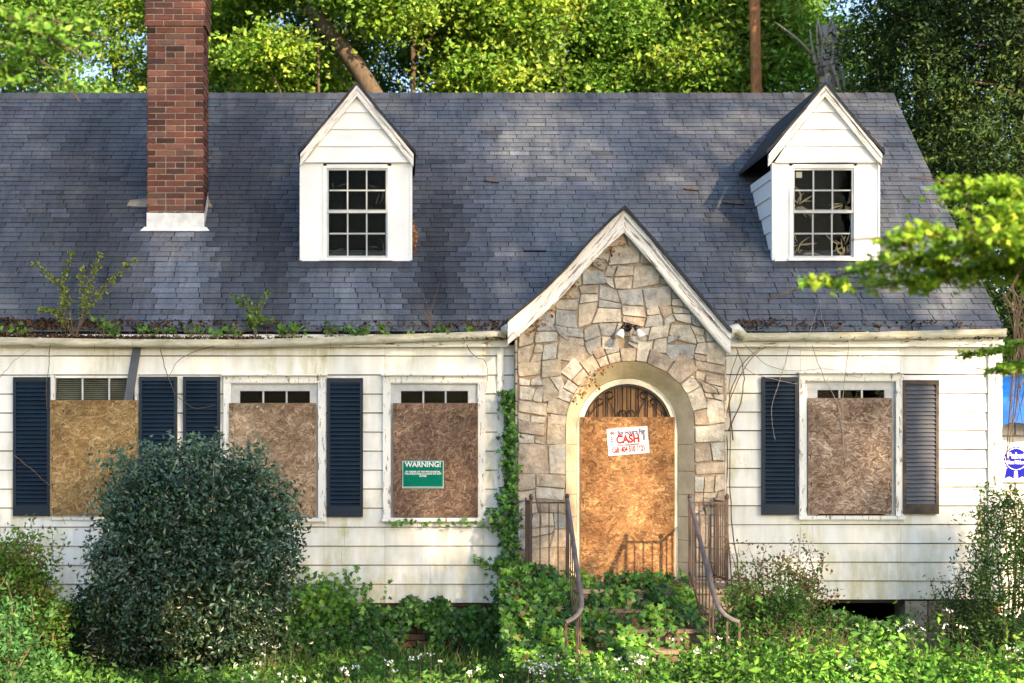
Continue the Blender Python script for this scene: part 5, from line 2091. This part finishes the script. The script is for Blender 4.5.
# small ivy strand on the window sill
n = 90
t = rnd(n, 0, 1)
xx = X(388) + t * (X(494) - X(388))
zz = Z(522) + R.normal(size=n) * .018 - .02 * np.sin(t * 25)
ivy('ivy_strand', 'thin ivy strand trailing under the sill of the green-notice window', 'ivy', np.stack([xx, np.full(n, -.12) - rnd(n, 0, .03), zz], 1), .045, palette(n, IVL, .35))
n = 60
t = rnd(n, 0, 1)
ivy('ivy_strand', 'short ivy strand reaching left from the ivy column', 'ivy', np.stack([X(505) - t * .35, np.full(n, -.09) - rnd(n, 0, .04), Z(562) - .06 * np.sin(t * 4) + R.normal(size=n) * .03], 1), .05, palette(n, IVL, .35))
n = 3300
xx = rnd(n, X(745), X(900))
zz = rnd(n, -.02, .50) + .05 * np.sin(xx * 7)
yy = -.35 - rnd(n, 0, .3) - (.5 - zz) * .5
k_ = R.rand(n) < np.clip((X(912) - xx) * 2, 0, 1)
ivy('ivy_clump', 'dark green creeper in front of the crawl space under the right wing', 'ivy', np.stack([xx, yy, np.maximum(zz, .02)], 1)[k_], .062, palette(int(k_.sum()), IV, .35), kind='stuff')


br_ = tag(empty('dry_brush', (3.85, -1.6, 0)), 'brown dry brush of bare stems at the foot of the nandina', 'bush')
mb = MB()
for k in range(150):
    b_ = np.array([R.uniform(3.45, 4.45), R.uniform(-2.0, -1.2), 0.0])
    e = b_ + np.array([R.normal() * .18, R.normal() * .12, R.uniform(.25, .62)])
    m_ = (b_ + e) / 2 + R.normal(size=3) * .05
    mb.tube([tuple(b_), tuple(m_), tuple(e), tuple(e + np.array([R.normal() * .12, 0, R.uniform(-.12, .02)]))], [.006, .004, .003, .0015], 4)
mb.build('stem', 'twig', br_)


# ---------- weeds and grass: ground cover
def weeds():
    # leafy upright weeds filling the foreground
    V = []
    n = 13000
    x = rnd(n, -5.0, 7.2)
    y = -rnd(n, 1.0, 4.6)
    h = np.interp(x, [-5, -3, -1, 1, 2.2, 3.2, 5, 7.2], [.46, .34, .32, .34, .46, .60, .52, .62]) * rnd(n, .45, 1.1)
    h *= 1 + .40 * np.sin(x * 3.1 + y * 2) * np.sin(x * 1.3 - y) + .25 * np.sin(x * 7.7 + y * 5)
    h *= np.where(R.rand(n) < .06, 1.6, 1.0)
    h *= np.interp(-y, [1.0, 2.4, 4.6], [.30, .6, 1.0])
    h *= 1 - .45 * np.exp(-((x - 5.7) / .5) ** 2) * (y > -3)
    ok = ~((x > 1.5) & (x < 3.25) & (y > -2.5)) & ~((np.abs(x + 2.08) < .95) & (y > -2.4))
    x, y, h = x[ok], y[ok], h[ok]
    n = len(x)
    k = 9
    t = np.linspace(.15, 1, k)
    lean = R.normal(size=(n, 2)) * .14
    cx = x[:, None] + lean[:, :1] * t * h[:, None] * 1.3
    cy_ = y[:, None] + lean[:, 1:] * t * h[:, None]
    cz_ = h[:, None] * t + 0
    P = np.stack([cx, cy_, cz_ * np.ones_like(cx)], -1).reshape(-1, 3)
    P = P + R.normal(size=P.shape) * .022
    P[:, 2] = np.maximum(P[:, 2], .01)
    zone = np.interp(x, [-5, -4, -3, 0, 1.2, 2, 3.5, 7], [.5, .4, 0, .05, .15, .4, .9, 1])
    a = palette(n, [(.07, .17, .03), (.10, .22, .035), (.06, .13, .03)], .3)
    b = palette(n, [(.15, .36, .05), (.20, .40, .05), (.10, .27, .04)], .35)
    c = np.where((R.rand(n) < zone)[:, None], b, a)
    c = c * (1 + .35 * np.sin(x * 4 + 1.7 * y))[:, None]
    c = np.repeat(c, k, axis=0) * rnd(n * k, .6, 1.35)[:, None]
    szs = np.repeat(R.choice([.045, .065, .095], n, p=[.4, .4, .2]), k)
    tag(leaves('weeds', P, szs, c, 'leaf', aspect=.46, bias=(0, -.25, .9), bw=1.3), 'bright green knee-high weeds along the bottom of the yard', 'weeds', kind='stuff')
    # grass blades
    n = 26000
    x = rnd(n, -6, 8)
    y = -rnd(n, .3, 6.2)
    hh = rnd(n, .10, .30) * np.interp(x, [-5, 0, 3, 7], [.8, 1, 1.2, 1.2])
    w = rnd(n, .004, .009)
    a = rnd(n, 0, 2 * math.pi)
    ln = R.normal(size=(n, 2)) * .06
    base = np.stack([x, y, np.zeros(n) - .02], 1)
    dx = np.stack([np.cos(a) * w, np.sin(a) * w, np.zeros(n)], 1)
    mid = base + np.stack([ln[:, 0] * .4, ln[:, 1] * .4, hh * .6], 1)
    tip = base + np.stack([ln[:, 0] * 1.6, ln[:, 1] * 1.6, hh], 1)
    V = np.stack([base - dx, base + dx, mid + dx * .8, mid - dx * .8, tip], 1)
    T = np.array([[0, 1, 2], [0, 2, 3], [3, 2, 4]])
    tris = (T[None] + (np.arange(n) * 5)[:, None, None]).reshape(-1, 3)
    cc = np.repeat(palette(n, [(.07, .16, .03), (.10, .20, .035), (.06, .12, .025), (.18, .19, .07)], .3), 5, axis=0)
    tag(quads('grass', V.reshape(-1, 3), tris, cc, 'grassc'), 'uncut grass between the weeds', 'grass', kind='stuff')


weeds()


def flowers():
    spots = [(250, 672, 14, 26), (300, 676, 10, 30), (345, 672, 10, 22), (405, 665, 8, 20), (425, 660, 6, 10), (545, 665, 16, 22), (535, 672, 14, 14), (600, 668, 10, 18), (640, 663, 14, 16), (690, 650, 6, 20), (846, 668, 16, 18), (923, 625, 12, 16),
             (955, 612, 6, 10), (1018, 655, 12, 10), (480, 672, 8, 24), (570, 675, 10, 24), (1005, 610, 6, 8), (735, 640, 5, 20), (270, 650, 5, 20)]
    P, mb = [], MB()
    for px, py, n, sp in spots:
        Y = -3.6 if py > 640 else -2.4
        for _ in range(max(3, int(n * .55))):
            q = np.array([X(px + R.normal() * sp * .55, Y), Y + R.normal() * .12, Z(py + R.normal() * 4, Y)])
            mb.tube([(q[0] + R.normal() * .02, q[1], .0), (q[0], q[1], q[2] * .6), tuple(q)], [.003, .0025, .002], 3)
            m = 7
            P.append(q + R.normal(size=(m, 3)) * np.array([.018, .018, .010]))
    P = np.concatenate(P)
    o = tag(leaves('wildflowers', P, .020, np.full((len(P), 3), .8), 'flower', aspect=.9, bias=(0, -.6, .8)), 'small white wildflower heads scattered among the weeds', 'wildflowers', kind='stuff')
    s = mb.build('stem', 'twig', o)


flowers()


# ---------- leaf litter and growth in the gutter
def litter():
    def pile(name, lab, x0, x1, n, dens):
        C = []
        x = rnd(n, x0, x1)
        keep = R.rand(n) < np.interp((x - x0) / (x1 - x0), np.linspace(0, 1, len(dens)), dens)
        x = x[keep]
        n = len(x)
        hgt = np.interp((x - x0) / (x1 - x0), np.linspace(0, 1, len(dens)), dens)
        u = rnd(n, 0, 1)
        y = -.235 + u ** 1.4 * .24
        zb = np.where(y < -.12, 3.50, zroof(y) + .012)
        z = zb + rnd(n, 0, 1) ** 1.5 * .075 * hgt * (1 - .5 * u) + .02
        c = palette(n, [(.12, .070, .038), (.07, .042, .025), (.18, .11, .06), (.04, .03, .02)], .35)
        tag(leaves(name, np.stack([x, y, z], 1), .055, c, 'litter', aspect=.5, bias=(0, -.2, .8), fold=.5), lab, 'leaf litter', kind='stuff')
    pile('leaf_litter', 'brown rotting leaves heaped in the sagging left gutter', XL, X(508), 11000, [1, 1, 1, 1, .75, .40, .25, .15, .10, .08, .08, .4])
    pile('leaf_litter', 'thin line of brown needles behind the right gutter', X(735), X(1000), 900, [1, .9, .6, .4, .3, .25, .15, .1])


litter()
mb = MB()
for k in range(46):
    px = R.uniform(8, 330) if R.rand() < .8 else R.uniform(330, 500)
    x = X(px, -.2)
    L = R.uniform(.08, .32)
    a = R.uniform(-.5, .5)
    z = 3.53 + R.uniform(-.02, .05)
    mb.tube([(x, -.2, z), (x + math.sin(a) * L * .5, -.22, z + L * .2), (x + math.sin(a) * L, -.25, z + R.uniform(-.16, .16))], [.004, .003, .002], 4)
tag(mb.build('twig_tangle', 'twig'), 'thin dead twigs tangled in the left gutter', 'twigs', kind='stuff')


def sprout(px, hgt, lab, n=11, leaf=.075):
    hgt *= 1.25
    n = int(n * 1.5)
    x = X(px, -.18)
    z = 3.53
    root = tag(empty('gutter_weed', (x, -.18, z)), lab, 'weed', 'weeds sprouting in the left gutter')
    mb = MB()
    P = []
    for k in range(max(2, n // 4)):
        e = np.array([x + R.uniform(-.11, .11), -.18 + R.uniform(-.05, .05), z + hgt * R.uniform(.6, 1)])
        mb.tube([(x, -.18, z), ((x + e[0]) / 2 + .01, -.18, (z + e[2]) / 2), tuple(e)], [.004, .003, .002], 4)
        for _ in range(4):
            t = R.uniform(.4, 1)
            P.append(np.array([x, -.18, z]) * (1 - t) + e * t + R.normal(size=3) * .022)
    mb.build('stem', 'twig', root)
    leaves('foliage', np.array(P), leaf, palette(len(P), [(.14, .30, .05), (.10, .22, .04), (.20, .34, .06)], .3), 'leaf', root, aspect=.6, bias=(0, -.6, .7))


SP = [(8, .10, 6), (22, .12, 8), (104, .20, 20), (112, .12, 12), (121, .10, 7), (142, .12, 9), (152, .12, 9), (165, .10, 8), (178, .08, 6), (191, .15, 12), (200, .10, 7), (216, .09, 8), (226, .15, 12), (240, .10, 9), (283, .12, 14), (292, .13, 14),
      (300, .09, 8), (331, .12, 12), (340, .13, 10), (355, .13, 14), (366, .10, 9), (380, .11, 12), (418, .07, 6), (438, .12, 10), (474, .11, 9), (447, .06, 5)]
where = ['beside the far left edge', 'left of the tall sapling', 'the lushest clump, below the tall sapling', 'small clump touching the lushest one', 'tiny sprout after the lushest clump', 'first of the pair under the chimney left side', 'second of the pair under the chimney left side', 'directly below the left face of the chimney',
         'short sprout below the chimney', 'taller sprout below the chimney right edge', 'small sprout after the taller chimney one', 'low sprout left of the feathery sapling', 'tuft touching the feathery sapling left side', 'low sprout behind the feathery sapling', 'wide tuft right of the feathery sapling', 'second wide tuft right of the feathery sapling',
         'low sprout before the left dormer', 'tuft under the left dormer left cheek', 'tuft under the left dormer window edge', 'bushy tuft under the left dormer window', 'low tuft under the left dormer window right side', 'tuft under the left dormer right cheek', 'tiny sprout near the dead twig', 'sprout under the dead twig', 'last sprout before the stone gable', 'tiny sprout between dead twig and last sprout']
for (px, h, n_), w_ in zip(SP, where):
    sprout(px, h, 'green gutter weed, ' + w_, n_)


def sapling(name, lab, base, tips, leafcols, leaf, per, yoff=-.15, bare=False):
    x, y, z = base
    root = tag(empty(name, base), lab, 'sapling')
    mb = MB()
    P = []
    for pts in tips:
        p = smooth_path([base] + [(X(a, yoff), yoff + R.uniform(-.08, .08), Z(b, yoff)) for a, b in pts], 12)
        mb.tube([tuple(q) for q in p], list(np.linspace(.006, .0015, 12)), 5)
        for k in range(int(per * 1.8)):
            t = R.uniform(.35, 1)
            q = p[int(t * 11)]
            off = R.normal(size=3) * np.array([.028, .03, .022]) * (1.4 - t * .7)
            P.append(q + off)
            mb.tube([tuple(q), tuple(q + off)], [.002, .001], 3)
    mb.build('stem', 'twig', root)
    if not bare:
        leaves('foliage', np.array(P), leaf, palette(len(P), leafcols, .3), 'leaf', root, aspect=.45, bias=(0, -.5, .8))


YL = [(.28, .34, .05), (.20, .28, .04), (.34, .38, .07)]
sapling('sapling', 'tall spindly yellow-green sapling rooted in the left gutter', (X(74, -.15), -.15, 3.50), [[(66, 290), (52, 278), (29, 258)], [(62, 300), (66, 270), (73, 245)], [(88, 300), (92, 272), (104, 247)], [(92, 298), (112, 278), (143, 254)], [(60, 310), (45, 312), (38, 308)], [(86, 305), (80, 290), (84, 262)]], YL, .048, 85)
sapling('sapling', 'small feathery green sapling in the gutter left of the left dormer', (X(256, -.15), -.15, 3.50), [[(250, 318), (240, 302), (228, 291)], [(256, 315), (262, 300), (272, 288)], [(255, 322), (262, 318), (274, 322)], [(252, 318), (248, 300), (243, 293)]], [(.16, .28, .05), (.12, .22, .04)], .055, 44)
sapling('dead_twig', 'bare dead twig standing in the gutter under the left dormer', (X(430, -.15), -.15, 3.50), [[(431, 315), (425, 300), (421, 285)], [(431, 312), (436, 295), (440, 282)], [(430, 318), (420, 308), (414, 300)]], None, .03, 8, bare=True)


# ---------- bare vines
def vine(name, lab, paths, r=.006, mat='twig', cat='vine', leafy=None):
    root = tag(empty(name, tuple(paths[0][0])), lab, cat)
    mb = MB()
    for p in paths:
        q = smooth_path(p, max(10, len(p) * 4))
        q = q + R.normal(size=q.shape) * .003
        rr = r if len(p) > 3 else r * .6
        mb.tube([tuple(t) for t in q], list(np.linspace(rr, rr * .45, len(q))), 5)
    mb.build('stem', mat, root)
    return root


def w(px, py, y=-.10):
    return (X(px, y), y, Z(py, y))


vine('bare_vine', 'brown bare vine climbing from the steps beside the stone gable to the gutter',
     [[w(733, 600, -.3), w(730, 560), w(726, 500), w(728, 450), w(724, 420), w(735, 385), w(752, 355), w(775, 342)],
      [w(740, 605, -.3), w(738, 560), w(733, 540), w(729, 480), w(731, 420), w(728, 380), w(738, 350)],
      [w(733, 440), w(728, 400), w(740, 365), w(760, 348)], [w(729, 430), w(742, 400), w(745, 370), w(735, 345)],
      [w(724, 410), w(718, 390, -.37), w(705, 380, -.37), w(690, 378, -.37)]], .009)
vine('bare_vine', 'thin grey tendrils sprawling over the right wing wall and its board',
     [[w(745, 345, -.27), w(765, 365), w(790, 372), w(830, 368), w(860, 378)], [w(760, 345, -.27), w(800, 350), w(850, 352), w(890, 366)], [w(812, 345, -.27), w(824, 380), w(838, 400), w(842, 430), w(846, 470)],
      [w(850, 335, -.28), w(842, 400), w(844, 440), w(840, 480)], [w(790, 345, -.27), w(780, 380), w(770, 410), w(775, 440)], [w(740, 360), w(748, 372), w(768, 378), w(800, 385), w(820, 378)],
      [w(805, 345, -.27), w(812, 325, -.25), w(820, 300, .1)], [w(830, 345, -.27), w(822, 318, -.2), w(820, 298, .12)]], .0045, 'deadwood')
vine('bare_vine', 'thin dark tendrils drooping over the shutters left of the holly',
     [[w(50, 345, -.25), w(49, 370), w(46, 382), w(47, 410)], [w(14, 455, -.15), w(35, 472, -.15), w(54, 490, -.15), w(62, 515, -.12), w(66, 525, -.10)], [w(160, 348, -.25), w(166, 372), w(175, 395), w(195, 410), w(215, 405)], [w(215, 347, -.25), w(196, 350), w(176, 362), w(168, 378)],
      [w(0, 378), w(14, 360), w(30, 350)]], .005, 'twig')
vine('bare_vine', 'thin vine hanging down beside the white corner post near the ivy', [[w(467, 345, -.2), w(470, 352), w(478, 358), w(486, 360), w(488, 372), w(486, 392)]], .005)
# brown tangle at the right edge by the tarp
tg = tag(empty('dead_tangle', PP(1015, 380, 1.5)), 'tangle of bare brown branches past the right roof corner', 'tangle')
mb = MB()
for k in range(34):
    y = R.uniform(.5, 3.2)
    a = PP(R.uniform(1003, 1060), R.uniform(250, 330), y)
    b_ = PP(R.uniform(1005, 1050), R.uniform(300, 380), y)
    c = PP(R.uniform(1004, 1050), R.uniform(380, 470), y)
    q = smooth_path([a, b_, c], 10)
    r_ = R.choice([.005, .008, .012], p=[.5, .35, .15])
    q[:, 0] = np.maximum(q[:, 0], 6.78)
    mb.tube([tuple(t) for t in q], list(np.linspace(r_, r_ * .5, 10)), 5)
mb.build('stem', 'twig', tg)
# dry brown vine leaves on the stone
def dry(lab, pts, n, sp):
    C = []
    for px, py in pts:
        C.append(np.stack([X(px + R.normal(size=n) * sp, GY), np.full(n, GY - .045) - rnd(n, 0, .03), Z(py + R.normal(size=n) * sp, GY)], 1))
    C = np.concatenate(C)
    tag(leaves('dry_creeper', C, .038, palette(len(C), [(.28, .13, .04), (.20, .09, .035), (.36, .19, .07)], .3), 'litter', aspect=.7, bias=(0, -1, .2)), lab, 'creeper')


dry('dry brown creeper leaves under the left rake of the stone gable', [(622, 244), (612, 250), (604, 262), (574, 285), (568, 292), (548, 312), (540, 322), (534, 332), (528, 328)], 14, 3)
n = 120
tag(leaves('dry_creeper', np.stack([DOR[0]['x1'] + .035 + rnd(n, 0, .05), 1.0 + rnd(n, -.1, .3), Z(238, 1.0) + R.normal(size=n) * .09], 1), .04, palette(n, [(.36, .17, .06), (.24, .11, .04)], .3), 'litter', aspect=.7, bias=(0, -1, .2)), 'rusty brown creeper on the right cheek of the left dormer', 'creeper')
dry('dry brown creeper leaves hanging inside the left of the arch', [(608, 367), (600, 373), (592, 378), (586, 386), (580, 392), (573, 398), (597, 385)], 12, 2.6)
